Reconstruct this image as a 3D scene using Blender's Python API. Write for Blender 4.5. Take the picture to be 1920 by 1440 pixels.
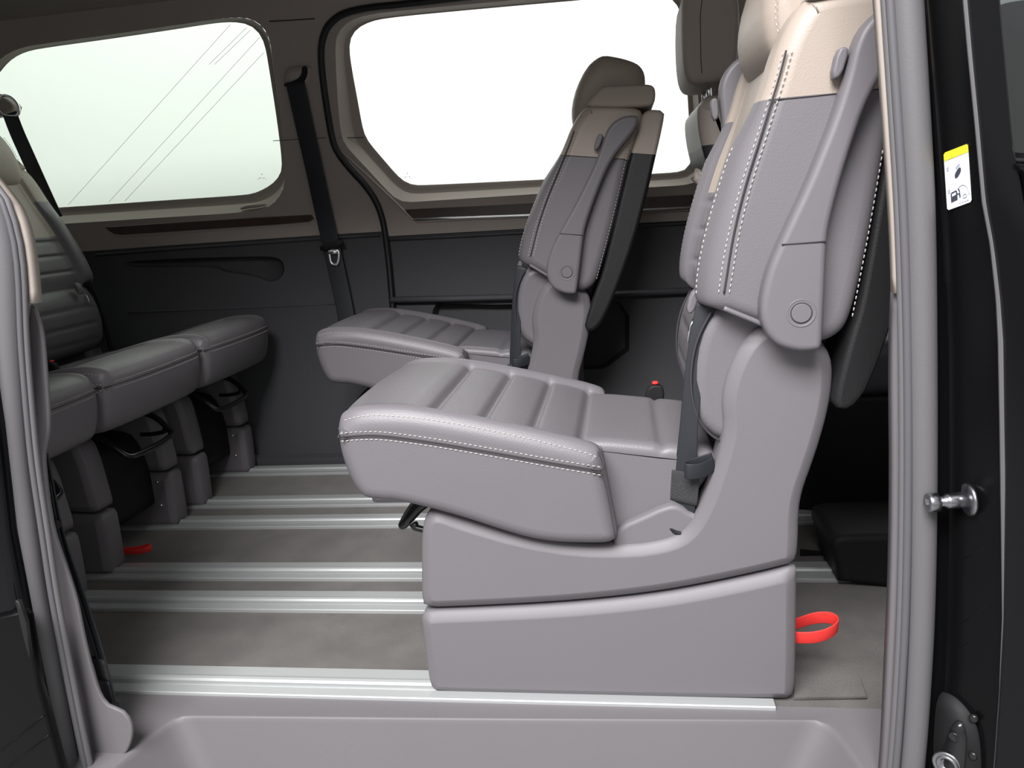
import bpy, bmesh, math, random
from mathutils import Vector, Matrix, geometry

for o in list(bpy.data.objects):
    bpy.data.objects.remove(o, do_unlink=True)
scene = bpy.context.scene
COL = scene.collection
random.seed(7)

# ------------------------------------------------------------------ camera
FPX, YAW, PITCH, ROLL, CAMH = 1450.0, math.radians(8.716), math.radians(13.098), math.radians(-4.048), 0.8908
_f = Vector((-math.sin(YAW)*math.cos(PITCH), math.cos(YAW)*math.cos(PITCH), -math.sin(PITCH)))
_r = Vector((math.cos(YAW), math.sin(YAW), 0.0)); _u = _r.cross(_f)
_c, _s = math.cos(ROLL), math.sin(ROLL)
CR = _c*_r + _s*_u; CU = -_s*_r + _c*_u; CF = _f
CP = Vector((0, 0, CAMH))
cam = bpy.data.cameras.new('camera'); cam_o = bpy.data.objects.new('camera', cam); COL.objects.link(cam_o)
cam.sensor_width = 36.0; cam.lens = FPX*36.0/1920.0; cam.clip_start = 0.02
m = Matrix.Identity(4)
for i in range(3):
    m[i][0] = CR[i]; m[i][1] = CU[i]; m[i][2] = -CF[i]; m[i][3] = CP[i]
cam_o.matrix_world = m
scene.camera = cam_o

# ------------------------------------------------------------------ light
world = bpy.data.worlds.new('world'); scene.world = world; world.use_nodes = True
bg = world.node_tree.nodes['Background']
bg.inputs[0].default_value = (1.0, 1.0, 1.0, 1); bg.inputs[1].default_value = 0.55
key = bpy.data.lights.new('studio_ceiling_light_offscreen', 'AREA'); key.shape = 'RECTANGLE'; key.size = 2.4; key.size_y = 1.6; key.energy = 330.0; key.color = (1.0, 0.985, 0.99)
key_o = bpy.data.objects.new('studio_ceiling_light_offscreen', key); COL.objects.link(key_o)
key_o.location = (-0.8, -1.3, 3.3); key_o.rotation_euler = (Vector((-0.1, 1.3, 0.3))-Vector(key_o.location)).to_track_quat('-Z', 'Y').to_euler()
wl_ = bpy.data.lights.new('studio_window_side_light_offscreen', 'AREA'); wl_.shape = 'RECTANGLE'; wl_.size = 9.0; wl_.size_y = 1.6; wl_.energy = 245.0
wl_o = bpy.data.objects.new('studio_window_side_light_offscreen', wl_); COL.objects.link(wl_o)
wl_o.location = (-1.2, 2.4, 4.4); wl_o.rotation_euler = (Vector((-1.2, 4.3, 1.3))-Vector(wl_o.location)).to_track_quat('-Z', 'Y').to_euler()
scene.view_settings.view_transform = 'Standard'; scene.view_settings.look = 'None'
scene.view_settings.exposure = 0.12; scene.view_settings.gamma = 1.0
scene.view_settings.use_curve_mapping = False


# ------------------------------------------------------------------ pixel rays
def ray(x, y):
    return CF*FPX + CR*(x-960.0) - CU*(y-720.0)

def P(x, y, Y):                      # pixel on the upright plane Y
    d = ray(x, y); return CP + d*(Y/d.y)

def PZ(x, y, Z=0.0):                 # pixel on the level plane Z
    d = ray(x, y); return CP + d*((Z-CAMH)/d.z)

def PX(p):                          # world point to pixel
    d = Vector(p)-CP; z = d.dot(CF); return (960+FPX*d.dot(CR)/z, 720-FPX*d.dot(CU)/z)

def lerp(a, b, t): return a+(b-a)*t

def sstep(a, b, x):
    t = max(0.0, min(1.0, (x-a)/(b-a))); return t*t*(3-2*t)

def interp(tab, x):
    if x <= tab[0][0]: return tab[0][1]
    for (a, b), (c, d) in zip(tab, tab[1:]):
        if x <= c: return b+(d-b)*(x-a)/(c-a)
    return tab[-1][1]

WALL = [(-0.1, 2.62), (0.1, 2.645), (0.4, 2.71), (0.7, 2.75), (0.85, 2.755), (0.95, 2.75), (1.2, 2.71), (1.45, 2.65), (1.62, 2.58), (1.8, 2.5)]
def wy(z): return sum(interp(WALL, z+d*.02) for d in range(-5, 6))/11.0

def PW(x, y, off=0.0):               # pixel on the far side wall
    Y = 2.72
    for _ in range(25):
        p = P(x, y, Y); Y = wy(p.z)+off
    return P(x, y, Y)

def w2(pts): return [(p.x, p.z) for p in (PW(*q) for q in pts)]

# ------------------------------------------------------------------ materials
def mat(name, col, rough=0.5, metal=0.0, spec=0.5, bump=None, var=0.0, vscale=6.0, coat=0.0, sheen=0.0):
    mt = bpy.data.materials.new(name); mt.use_nodes = True
    nt = mt.node_tree; b = nt.nodes['Principled BSDF']
    b.inputs['Base Color'].default_value = (*col, 1); b.inputs['Roughness'].default_value = rough
    b.inputs['Metallic'].default_value = metal; b.inputs['Specular IOR Level'].default_value = spec
    if coat: b.inputs['Coat Weight'].default_value = coat; b.inputs['Coat Roughness'].default_value = 0.05
    if sheen: b.inputs['Sheen Weight'].default_value = sheen
    tc = nt.nodes.new('ShaderNodeTexCoord')
    if var:
        n = nt.nodes.new('ShaderNodeTexNoise'); n.inputs['Scale'].default_value = vscale; n.inputs['Detail'].default_value = 5
        nt.links.new(tc.outputs['Object'], n.inputs['Vector'])
        mx = nt.nodes.new('ShaderNodeMix'); mx.data_type = 'RGBA'
        mx.inputs[6].default_value = (*[c*(1-var) for c in col], 1); mx.inputs[7].default_value = (*[min(1, c*(1+var)) for c in col], 1)
        nt.links.new(n.outputs['Fac'], mx.inputs[0]); nt.links.new(mx.outputs[2], b.inputs['Base Color'])
    if bump:
        kind, sc, st = bump
        if kind == 'v':
            n = nt.nodes.new('ShaderNodeTexVoronoi'); n.inputs['Scale'].default_value = sc; out = n.outputs['Distance']
        else:
            n = nt.nodes.new('ShaderNodeTexNoise'); n.inputs['Scale'].default_value = sc; n.inputs['Detail'].default_value = 4; out = n.outputs['Fac']
        nt.links.new(tc.outputs['Object'], n.inputs['Vector'])
        bp = nt.nodes.new('ShaderNodeBump'); bp.inputs['Strength'].default_value = st; bp.inputs['Distance'].default_value = 0.002
        nt.links.new(out, bp.inputs['Height']); nt.links.new(bp.outputs['Normal'], b.inputs['Normal'])
    return mt

GREY = (0.155, 0.145, 0.156); BEIGE = (0.36, 0.305, 0.262)
M = {}
M['leather'] = mat('grey_leather', GREY, 0.42, spec=0.45, bump=('v', 420, 0.10), var=0.04, vscale=9)
M['insert'] = mat('grey_insert_leather', (0.145, 0.137, 0.147), 0.45, spec=0.4, bump=('v', 300, 0.22), var=0.05, vscale=14)
M['leather_beige'] = mat('beige_leather', BEIGE, 0.45, spec=0.4, bump=('v', 420, 0.08), var=0.03)
M['plastic'] = mat('grey_plastic', (0.162, 0.152, 0.163), 0.48, spec=0.42, bump=('n', 900, 0.10), var=0.03, vscale=5)
M['arm'] = mat('armrest_plastic', (0.155, 0.145, 0.157), 0.45, spec=0.42, bump=('n', 900, 0.06))
M['sill'] = mat('sill_plastic', (0.158, 0.149, 0.157), 0.5, spec=0.4, bump=('n', 700, 0.12), var=0.05, vscale=4)
M['dark'] = mat('dark_plastic', (0.062, 0.063, 0.069), 0.55, spec=0.3, bump=('n', 700, 0.1))
M['black'] = mat('black_plastic', (0.012, 0.012, 0.013), 0.6, spec=0.25)
M['seam'] = mat('seam_groove_shade', (0.05, 0.046, 0.05), 0.7, spec=0.2)  # dark colour carries the shade of seam grooves and joint gaps
M['thread'] = mat('pale_thread', (0.52, 0.485, 0.47), 0.7, spec=0.2)
M['beige'] = mat('beige_trim', (0.365, 0.32, 0.285), 0.6, spec=0.3, bump=('n', 600, 0.08))
M['beige_light'] = M['beige']
M['reveal'] = M['beige']
M['headliner'] = mat('headliner_cloth', (0.27, 0.244, 0.22), 0.9, spec=0.1, bump=('n', 500, 0.1))
M['carpet'] = mat('carpet', (0.080, 0.071, 0.063), 0.95, spec=0.1, bump=('n', 700, 1.0), var=0.7, vscale=11, sheen=0.3)
M['alu'] = mat('aluminium', (0.50, 0.515, 0.515), 0.40, metal=0.35, spec=0.5)
M['slot'] = M['alu']
M['chrome'] = mat('chrome', (0.85, 0.86, 0.87), 0.18, metal=1.0)
M['bright'] = mat('brushed_bright_metal', (0.85, 0.85, 0.86), 0.35, metal=1.0)
M['steel'] = mat('bolt_steel', (0.36, 0.36, 0.38), 0.3, metal=1.0)
M['blackmetal'] = mat('black_enamel', (0.012, 0.012, 0.013), 0.22, spec=0.5)
M['paint'] = mat('black_car_paint', (0.004, 0.004, 0.005), 0.14, spec=0.25)
M['paint_inner'] = mat('black_jamb_paint', (0.004, 0.004, 0.0045), 0.25, spec=0.15)
M['rubber'] = mat('grey_rubber', (0.125, 0.121, 0.126), 0.55, spec=0.4, bump=('n', 300, 0.08))
M['rubber_lip'] = mat('seal_lip_rubber', (0.10, 0.098, 0.105), 0.5, spec=0.45)
M['rubber_black'] = mat('black_rubber', (0.01, 0.01, 0.011), 0.45, spec=0.4)
M['belt'] = mat('belt_webbing', (0.020, 0.022, 0.027), 0.5, spec=0.4, bump=('n', 1200, 0.2))
M['belt_patch'] = mat('woven_patch', (0.045, 0.045, 0.048), 0.8, bump=('v', 700, 0.9))
M['wood'] = mat('dark_wood_trim', (0.060, 0.040, 0.033), 0.3, spec=0.5, var=0.4, vscale=20)
M['wood_grey'] = M['wood']
M['red'] = mat('red_webbing', (0.75, 0.035, 0.03), 0.6, bump=('n', 900, 0.3))
M['white'] = mat('white_label', (0.85, 0.86, 0.9), 0.5)
M['yellow'] = mat('yellow_label', (0.85, 0.75, 0.04), 0.5)
M['ink'] = mat('label_ink', (0.05, 0.055, 0.08), 0.5)
M['ink_pale'] = mat('label_pale_ink', (0.45, 0.5, 0.6), 0.5)
M['ground'] = mat('studio_floor', (0.28, 0.28, 0.28), 0.7, var=0.06, vscale=3)
M['studio'] = mat('white_studio_paint', (0.86, 0.87, 0.86), 0.9, spec=0.1)
M['wire'] = mat('antenna_wire', (0.06, 0.065, 0.06), 0.5)

def two_tone(name, lower, upper, zc_side, zc_mid, ymid, tilt=0.0):
    """leather sewn from two colours: the joint lies at one height on the bolsters, another on the middle panel"""
    mt = mat(name, lower, 0.43, spec=0.43, bump=('v', 420, 0.10)); nt = mt.node_tree; b = nt.nodes['Principled BSDF']
    tc = nt.nodes.new('ShaderNodeTexCoord'); sx = nt.nodes.new('ShaderNodeSeparateXYZ'); nt.links.new(tc.outputs['Object'], sx.inputs[0])
    def mth(op, a, bb=None, c=None):
        n = nt.nodes.new('ShaderNodeMath'); n.operation = op
        for i, v in enumerate((a, bb, c)):
            if v is None: continue
            if isinstance(v, (int, float)): n.inputs[i].default_value = v
            else: nt.links.new(v, n.inputs[i])
        return n.outputs[0]
    ay = mth('ABSOLUTE', sx.outputs[1])
    isside = mth('GREATER_THAN', ay, ymid)
    zc = mth('MULTIPLY_ADD', isside, zc_side-zc_mid, zc_mid)
    zz = mth('MULTIPLY_ADD', sx.outputs[0], tilt, sx.outputs[2])
    fac = mth('GREATER_THAN', zz, zc)
    mx = nt.nodes.new('ShaderNodeMix'); mx.data_type = 'RGBA'
    mx.inputs[6].default_value = (*lower, 1); mx.inputs[7].default_value = (*upper, 1)
    nt.links.new(fac, mx.inputs[0]); nt.links.new(mx.outputs[2], b.inputs['Base Color'])
    return mt
M['backrest'] = two_tone('two_tone_leather', GREY, BEIGE, 1.012, 0.885, 0.135)
M['front_back'] = two_tone('two_tone_leather_dark', (0.03, 0.03, 0.033), (0.30, 0.262, 0.235), 1.0, 1.0, 5.0)

M['shell'] = two_tone('two_tone_shell', (0.013, 0.013, 0.014), BEIGE, 1.03, 1.03, 5.0)

def glass(name, tint, refl=0.05):
    mt = bpy.data.materials.new(name); mt.use_nodes = True; nt = mt.node_tree
    for n in list(nt.nodes): nt.nodes.remove(n)
    o = nt.nodes.new('ShaderNodeOutputMaterial'); t = nt.nodes.new('ShaderNodeBsdfTransparent'); t.inputs[0].default_value = (*tint, 1)
    g = nt.nodes.new('ShaderNodeBsdfGlossy'); g.inputs['Roughness'].default_value = 0.02; g.inputs[0].default_value = (0.9, 0.9, 0.9, 1)
    x = nt.nodes.new('ShaderNodeMixShader'); x.inputs[0].default_value = refl
    nt.links.new(t.outputs[0], x.inputs[1]); nt.links.new(g.outputs[0], x.inputs[2]); nt.links.new(x.outputs[0], o.inputs[0])
    return mt
M['glass_rear'] = glass('green_tinted_glass', (0.785, 0.83, 0.785), 0.02)
M['glass_door'] = glass('clear_tinted_glass', (0.985, 1.0, 0.985), 0.015)
M['glass_front'] = glass('front_door_glass', (0.4, 0.42, 0.43), 0.10)

# ------------------------------------------------------------------ mesh helpers
class MB:
    def __init__(s): s.v = []; s.f = []; s.flat = set()
    def add(s, vs, fs, flat=()):
        o = len(s.v); s.v += [tuple(v) for v in vs]
        k = len(s.f)
        s.f += [[i+o for i in f] for f in fs]
        for i in flat: s.flat.add(k+i)
        return s
    def box(s, a, b):
        (x0, y0, z0), (x1, y1, z1) = a, b
        return s.hexa([(x0, y0, z0), (x1, y0, z0), (x1, y1, z0), (x0, y1, z0), (x0, y0, z1), (x1, y0, z1), (x1, y1, z1), (x0, y1, z1)])
    def hexa(s, v):
        return s.add(v, [(0, 3, 2, 1), (4, 5, 6, 7), (0, 1, 5, 4), (1, 2, 6, 5), (2, 3, 7, 6), (3, 0, 4, 7)], range(6))
    def build(s, name, material, parent=None, fix=True):
        me = bpy.data.meshes.new(name); me.from_pydata(s.v, [], s.f)
        me.polygons.foreach_set('use_smooth', [i not in s.flat for i in range(len(s.f))])
        if fix:
            bm = bmesh.new(); bm.from_mesh(me); bmesh.ops.recalc_face_normals(bm, faces=bm.faces[:]); bm.to_mesh(me); bm.free()
        me.materials.append(material); me.update()
        o = bpy.data.objects.new(name, me); COL.objects.link(o)
        if parent is not None: o.parent = parent
        return o

def chaikin(p, n=2, closed=True):
    p = [tuple(q) for q in p]
    for _ in range(n):
        out = []
        if not closed: out.append(p[0])
        for i in range(len(p) if closed else len(p)-1):
            a, b = p[i], p[(i+1) % len(p)]
            out.append(tuple(x*.75+y*.25 for x, y in zip(a, b))); out.append(tuple(x*.25+y*.75 for x, y in zip(a, b)))
        if not closed: out.append(p[-1])
        p = out
    return p

def resample(p, n, closed=True):
    p = [Vector(q) for q in p]; q = p+[p[0]] if closed else p
    L = [0.0]
    for a, b in zip(q, q[1:]): L.append(L[-1]+(b-a).length)
    out = []; k = 0
    for i in range(n):
        t = L[-1]*i/(n if closed else n-1)
        while k < len(L)-2 and L[k+1] < t: k += 1
        d = L[k+1]-L[k]; out.append(q[k].lerp(q[k+1], (t-L[k])/d if d > 1e-9 else 0))
    return out

def smooth(p, n, closed=True, it=3): return resample(chaikin(p, it, closed), n, closed)

def normals2(p):                      # outward normals of a closed 2D outline
    n = len(p); A = sum(p[i][0]*p[(i+1) % n][1]-p[(i+1) % n][0]*p[i][1] for i in range(n))
    sg = 1 if A > 0 else -1; out = []
    for i in range(n):
        a, b = p[i-1], p[(i+1) % n]; d = Vector((b[0]-a[0], b[1]-a[1]))
        d = d.normalized() if d.length > 1e-9 else Vector((1, 0)); out.append((d.y*sg, -d.x*sg))
    return out

def slab(mb, outline, y0, y1, r=0.006, seg=4, mid=1, disp=None, caps=True, taper=None, cham=False, cent=False):
    """outline in (x,z) swept over y0..y1, both rims rounded by r; disp(x,y,z,nx,nz) -> (dx,dz)"""
    nrm = normals2(outline); n = len(outline); ys = []
    full = [(p[0]-a*r, p[1]-b*r) for p, (a, b) in zip(outline, nrm)]; lim = (.93*r)**2
    ok = [min((qx-p[0])**2+(qz-p[1])**2 for p in outline) >= lim for qx, qz in full]
    if any(ok) and not all(ok):
        for i in range(n):
            if ok[i]: continue
            a = 1
            while not ok[(i-a) % n]: a += 1
            b = 1
            while not ok[(i+b) % n]: b += 1
            p, q = full[(i-a) % n], full[(i+b) % n]; t = a/(a+b); full[i] = (lerp(p[0], q[0], t), lerp(p[1], q[1], t))
    inw = [((p[0]-q[0])/r, (p[1]-q[1])/r) for p, q in zip(outline, full)]
    if cent:
        cx = sum(p[0] for p in outline)/n; cz = sum(p[1] for p in outline)/n; ml = sum(math.hypot(p[0]-cx, p[1]-cz) for p in outline)/n
        inw = [((p[0]-cx)/ml, (p[1]-cz)/ml) for p in outline]
    ch = [(0, 1), (.03, .93), (.10, .80), (.55, .28), (.80, .08), (1, 0)]
    if cham: ys += [(y0+r*.75*a, r*b) for a, b in ch]
    for k in range(0 if cham else seg+1):
        a = math.pi/2*(1-k/seg); ys.append((y0+r*(1-math.sin(a)), r*(1-math.cos(a))))
    for k in range(1, mid): ys.append((lerp(y0+r, y1-r, k/mid), 0.0))
    if cham: ys += [(y1-r*.75*a, r*b) for a, b in reversed(ch)]
    for k in range(0 if cham else seg+1):
        a = math.pi/2*k/seg; ys.append((y1-r*(1-math.sin(a)), r*(1-math.cos(a))))
    vs = []; fs = []
    for y, ins in ys:
        for (x, z), (nx, nz), (ix, iz) in zip(outline, nrm, inw):
            X, Z = x-ix*ins, z-iz*ins
            if disp: dx, dz = disp(x, y, z, nx, nz); X += dx; Z += dz
            if taper: X, yy, Z = taper(X, y, Z); vs.append((X, yy, Z))
            else: vs.append((X, y, Z))
    for j in range(len(ys)-1):
        for i in range(n):
            k = (i+1) % n; fs.append((j*n+i, j*n+k, (j+1)*n+k, (j+1)*n+i))
    flat = []
    if caps:
        flat = [len(fs), len(fs)+1]; fs.append(list(range(n))); b = (len(ys)-1)*n; fs.append(list(range(b+n-1, b-1, -1)))
    return mb.add(vs, fs, flat)

def frames(path):
    path = [Vector(p) for p in path]; T = []
    for i in range(len(path)):
        d = path[min(i+1, len(path)-1)]-path[max(i-1, 0)]; T.append(d.normalized() if d.length > 1e-9 else Vector((1, 0, 0)))
    n = Vector((0, 0, 1)) if abs(T[0].z) < 0.9 else Vector((0, 1, 0)); N = []
    for t in T:
        n = (n-t*n.dot(t)).normalized(); N.append(n)
    return path, T, N

def tube(mb, path, r, n=8, closed=False, cap=True):
    path, T, N = frames(path); vs = []; fs = []; m_ = len(path)
    for i, (p, t, a) in enumerate(zip(path, T, N)):
        b = t.cross(a); rr = r(i/(m_-1)) if callable(r) else r
        for k in range(n):
            th = 2*math.pi*k/n; vs.append(p+a*(math.cos(th)*rr)+b*(math.sin(th)*rr))
    for i in range(m_-1+(1 if closed else 0)):
        j = (i+1) % m_
        for k in range(n): fs.append((i*n+k, i*n+(k+1) % n, j*n+(k+1) % n, j*n+k))
    if cap and not closed: fs.append(list(range(n))); fs.append(list(range((m_-1)*n+n-1, (m_-1)*n-1, -1)))
    return mb.add(vs, fs)

def ribbon(mb, path, wid, thick, side):
    """flat band: wid = number or list, side = vector or list of vectors giving the width direction"""
    path, T, N = frames(path); vs = []; fs = []; m_ = len(path)
    for i, (p, t) in enumerate(zip(path, T)):
        s = Vector(side[i] if isinstance(side, list) else side); s = (s-t*s.dot(t)).normalized(); nn = t.cross(s)
        w = (wid[i] if isinstance(wid, list) else wid)/2; h = thick/2
        for a, b in ((-1, -.6), (-.9, -1), (.9, -1), (1, -.6), (1, .6), (.9, 1), (-.9, 1), (-1, .6)): vs.append(p+s*(w*a)+nn*(h*b))
    for i in range(m_-1):
        for k in range(8): fs.append((i*8+k, i*8+(k+1) % 8, (i+1)*8+(k+1) % 8, (i+1)*8+k))
    fs.append(list(range(8))); fs.append(list(range((m_-1)*8+7, (m_-1)*8-1, -1)))
    return mb.add(vs, fs)

def lathe(mb, prof, origin, axis, n=20, allflat=False):
    axis = Vector(axis).normalized(); a = axis.orthogonal().normalized(); b = axis.cross(a); o = Vector(origin); vs = []; fs = []
    for t, r in prof:
        for k in range(n):
            th = 2*math.pi*k/n; vs.append(o+axis*t+a*(r*math.cos(th))+b*(r*math.sin(th)))
    for i in range(len(prof)-1):
        for k in range(n): fs.append((i*n+k, i*n+(k+1) % n, (i+1)*n+(k+1) % n, (i+1)*n+k))
    fs.append(list(range(n))); e = (len(prof)-1)*n; fs.append(list(range(e+n-1, e-1, -1)))
    return mb.add(vs, fs, range(len(fs)) if allflat else [len(fs)-1, len(fs)-2])

def dashes(mb, path, length=0.005, gap=0.0035, r=0.0009):
    path = [Vector(p) for p in path]; L = sum((b-a).length for a, b in zip(path, path[1:])); n = max(2, int(L/(length+gap)))
    fine = resample(path, n*3, False)
    for i in range(0, len(fine)-2, 3):
        a, b = fine[i], fine[i+2]; t = (b-a)
        if t.length < 1e-6: continue
        t.normalize(); u = t.orthogonal().normalized(); w = t.cross(u); b = a+t*min(length, (b-a).length)
        vs = [p+u*(r*c)+w*(r*d) for p in (a, b) for c, d in ((1, 0), (0, 1), (-1, 0), (0, -1))]
        mb.add(vs, [(0, 1, 5, 4), (1, 2, 6, 5), (2, 3, 7, 6), (3, 0, 4, 7), (0, 3, 2, 1), (4, 5, 6, 7)])
    return mb

def sweep(mb, path, section, side=None, closed_sec=True, depth=(0, 1, 0)):
    """section of (a,b): a along the in-plane normal of an XZ path, b along Y"""
    path = [Vector(p) for p in path]; vs = []; fs = []; m_ = len(path); n = len(section(0) if callable(section) else section); dy = Vector(depth)
    for i, p in enumerate(path):
        t = (path[min(i+1, m_-1)]-path[max(i-1, 0)]).normalized(); nn = t.cross(dy).normalized()
        sec = section(i/(m_-1)) if callable(section) else section
        for a, b in sec: vs.append(p+nn*a+dy*b)
    if callable(section): n = len(section(0))
    for i in range(m_-1):
        for k in range(n): fs.append((i*n+k, i*n+(k+1) % n, (i+1)*n+(k+1) % n, (i+1)*n+k))
    fs.append(list(range(n))); fs.append(list(range((m_-1)*n+n-1, (m_-1)*n-1, -1)))
    return mb.add(vs, fs, [len(fs)-1, len(fs)-2])

def oval(rx, ry, n=16): return [(rx*math.cos(2*math.pi*k/n), ry*math.sin(2*math.pi*k/n)) for k in range(n)]

def sheet(outer, holes, yf, step=0.05):
    """wall panel cut out in (x,z), laid on the surface y = yf(x,z)"""
    V = [Vector(p) for p in outer]; E = [(i, (i+1) % len(outer)) for i in range(len(outer))]
    for h in holes:
        o = len(V); V += [Vector(p) for p in h]; E += [(o+i, o+(i+1) % len(h)) for i in range(len(h))]
    xs = [v.x for v in V]; zs = [v.y for v in V]
    x = math.floor(min(xs)/step)*step
    def inside(pt, poly):
        c = False; j = len(poly)-1
        for i in range(len(poly)):
            (xi, yi), (xj, yj) = poly[i], poly[j]
            if (yi > pt[1]) != (yj > pt[1]) and pt[0] < (xj-xi)*(pt[1]-yi)/(yj-yi)+xi: c = not c
            j = i
        return c
    while x < max(xs):
        z = math.floor(min(zs)/step)*step
        while z < max(zs):
            if inside((x, z), outer) and not any(inside((x, z), h) for h in holes): V.append(Vector((x, z)))
            z += step
        x += step
    r = geometry.delaunay_2d_cdt(V, E, [], 0, 1e-5)
    vs, fs = r[0], r[2]
    keep = []
    for f in fs:
        c = sum((vs[i] for i in f), Vector((0, 0)))/len(f)
        if inside(c, outer) and not any(inside(c, h) for h in holes): keep.append(f)
    mb = MB(); mb.add([(v.x, yf(v.x, v.y), v.y) for v in vs], keep)
    return mb

def thicken(o, t, off=1.0):
    md = o.modifiers.new('thickness', 'SOLIDIFY'); md.thickness = t; md.offset = off
    es = o.modifiers.new('crisp_rim', 'EDGE_SPLIT'); es.split_angle = math.radians(50); return o

def loft(mb, rows, close=False):
    n = len(rows[0]); o = []
    vs = [v for r in rows for v in r]; fs = []
    for j in range(len(rows)-1):
        for i in range(n if close else n-1):
            k = (i+1) % n; fs.append((j*n+i, j*n+k, (j+1)*n+k, (j+1)*n+i))
    return mb.add(vs, fs)

def empty(name, loc=(0, 0, 0), rz=0.0):
    o = bpy.data.objects.new(name, None); COL.objects.link(o); o.location = loc; o.rotation_euler = (0, 0, rz); o.empty_display_size = 0.1; return o

def tag(o, label, cat, group=None):
    o['label'] = label; o['category'] = cat
    if group: o['group'] = group
    return o

def struct(o, label=None):
    o['kind'] = 'structure'
    if label: o['label'] = label
    return o

def stuff(o): o['kind'] = 'stuff'; return o

def copy_tree(o, parent=None):
    c = o.copy(); COL.objects.link(c); c.parent = parent
    for ch in list(o.children): copy_tree(ch, c)
    return c

# ================================================================== SETTING
# ------------------------------------------------------------------ ground outside
mb = MB(); mb.add([(-14, -12, -0.62), (14, -12, -0.62), (14, 16, -0.62), (-14, 16, -0.62)], [(0, 1, 2, 3)])
g = mb.build('floor_studio', M['ground']); g.name = 'floor_outside'; struct(thicken(g, 0.05, -1), 'pale grey studio floor under the van')

mb = MB(); mb.box((-9, 4.3, -0.62), (9, 4.36, 5.0)); struct(mb.build('wall_studio', M['studio']), 'bright white studio wall beyond the van')

# ------------------------------------------------------------------ van floor and rails
mb = MB(); mb.box((-2.75, 1.232, -0.06), (1.6, 2.66, 0.0))
floor = struct(mb.build('floor', M['carpet']), 'brown grey carpet of the cabin')
RAILS = [1.257, 1.572, 1.725, 2.046, 2.210, 2.512]
REND = [(-2.5, 0.235), (-2.5, 0.235), (-2.5, 0.54), (-2.5, 0.68), (-2.5, 0.54), (-2.5, 0.68)]
for yc, (xa, xb) in zip(RAILS, REND):
    root = MB()
    sec = [(-.032, -.004), (-.032, .003), (-.030, .0045), (-.008, .0045), (-.006, .003), (-.006, -.004)]
    for s_ in (sec, [(.004, -.004), (.004, .006), (.007, .010), (.013, .0115), (.020, .010), (.023, .0055), (.056, .0045), (.058, .003), (.058, -.004)]):
        v = [(x, yc+a, b) for x in (xa, xb) for a, b in ((p, z+.004 if z > 0 else z) for p, z in s_)]; n = len(s_)
        root.add(v, [(k, (k+1) % n, n+(k+1) % n, n+k) for k in range(n)]+[list(range(n)), list(range(2*n-1, n-1, -1))], range(n+2))
    ro = root.build('floor_rail', M['alu'], floor)
    sl = MB(); sl.box((xa, yc-.006, -.004), (xb-.001, yc+.004, .0008)); sl.build('rail_slot', M['slot'], ro)
# carpet cut-out flap beside the seat base and a dark floor hatch
mb = MB(); fl = [PZ(x, y) for x, y in ((1490, 1252), (1597, 1258), (1612, 1275), (1626, 1312), (1488, 1314))]
slab(mb, [(p.x, p.y) for p in fl], 0.0003, 0.006, 0.002, 2)
mb.v = [(x, z, y) for x, y, z in mb.v]; mb.build('carpet_flap', M['carpet'], floor)
mb = MB(); h = [PZ(x, y) for x, y in ((1500, 1032), (1542, 1036), (1548, 1042), (1500, 1043))]
mb.add([(p.x, p.y, z) for z in (0.0005, 0.004) for p in h], [(0, 1, 2, 3), (4, 5, 6, 7), (0, 1, 5, 4), (1, 2, 6, 5), (2, 3, 7, 6), (3, 0, 4, 7)], range(6))
mb.build('floor_slot_cover', M['black'], floor)

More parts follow.
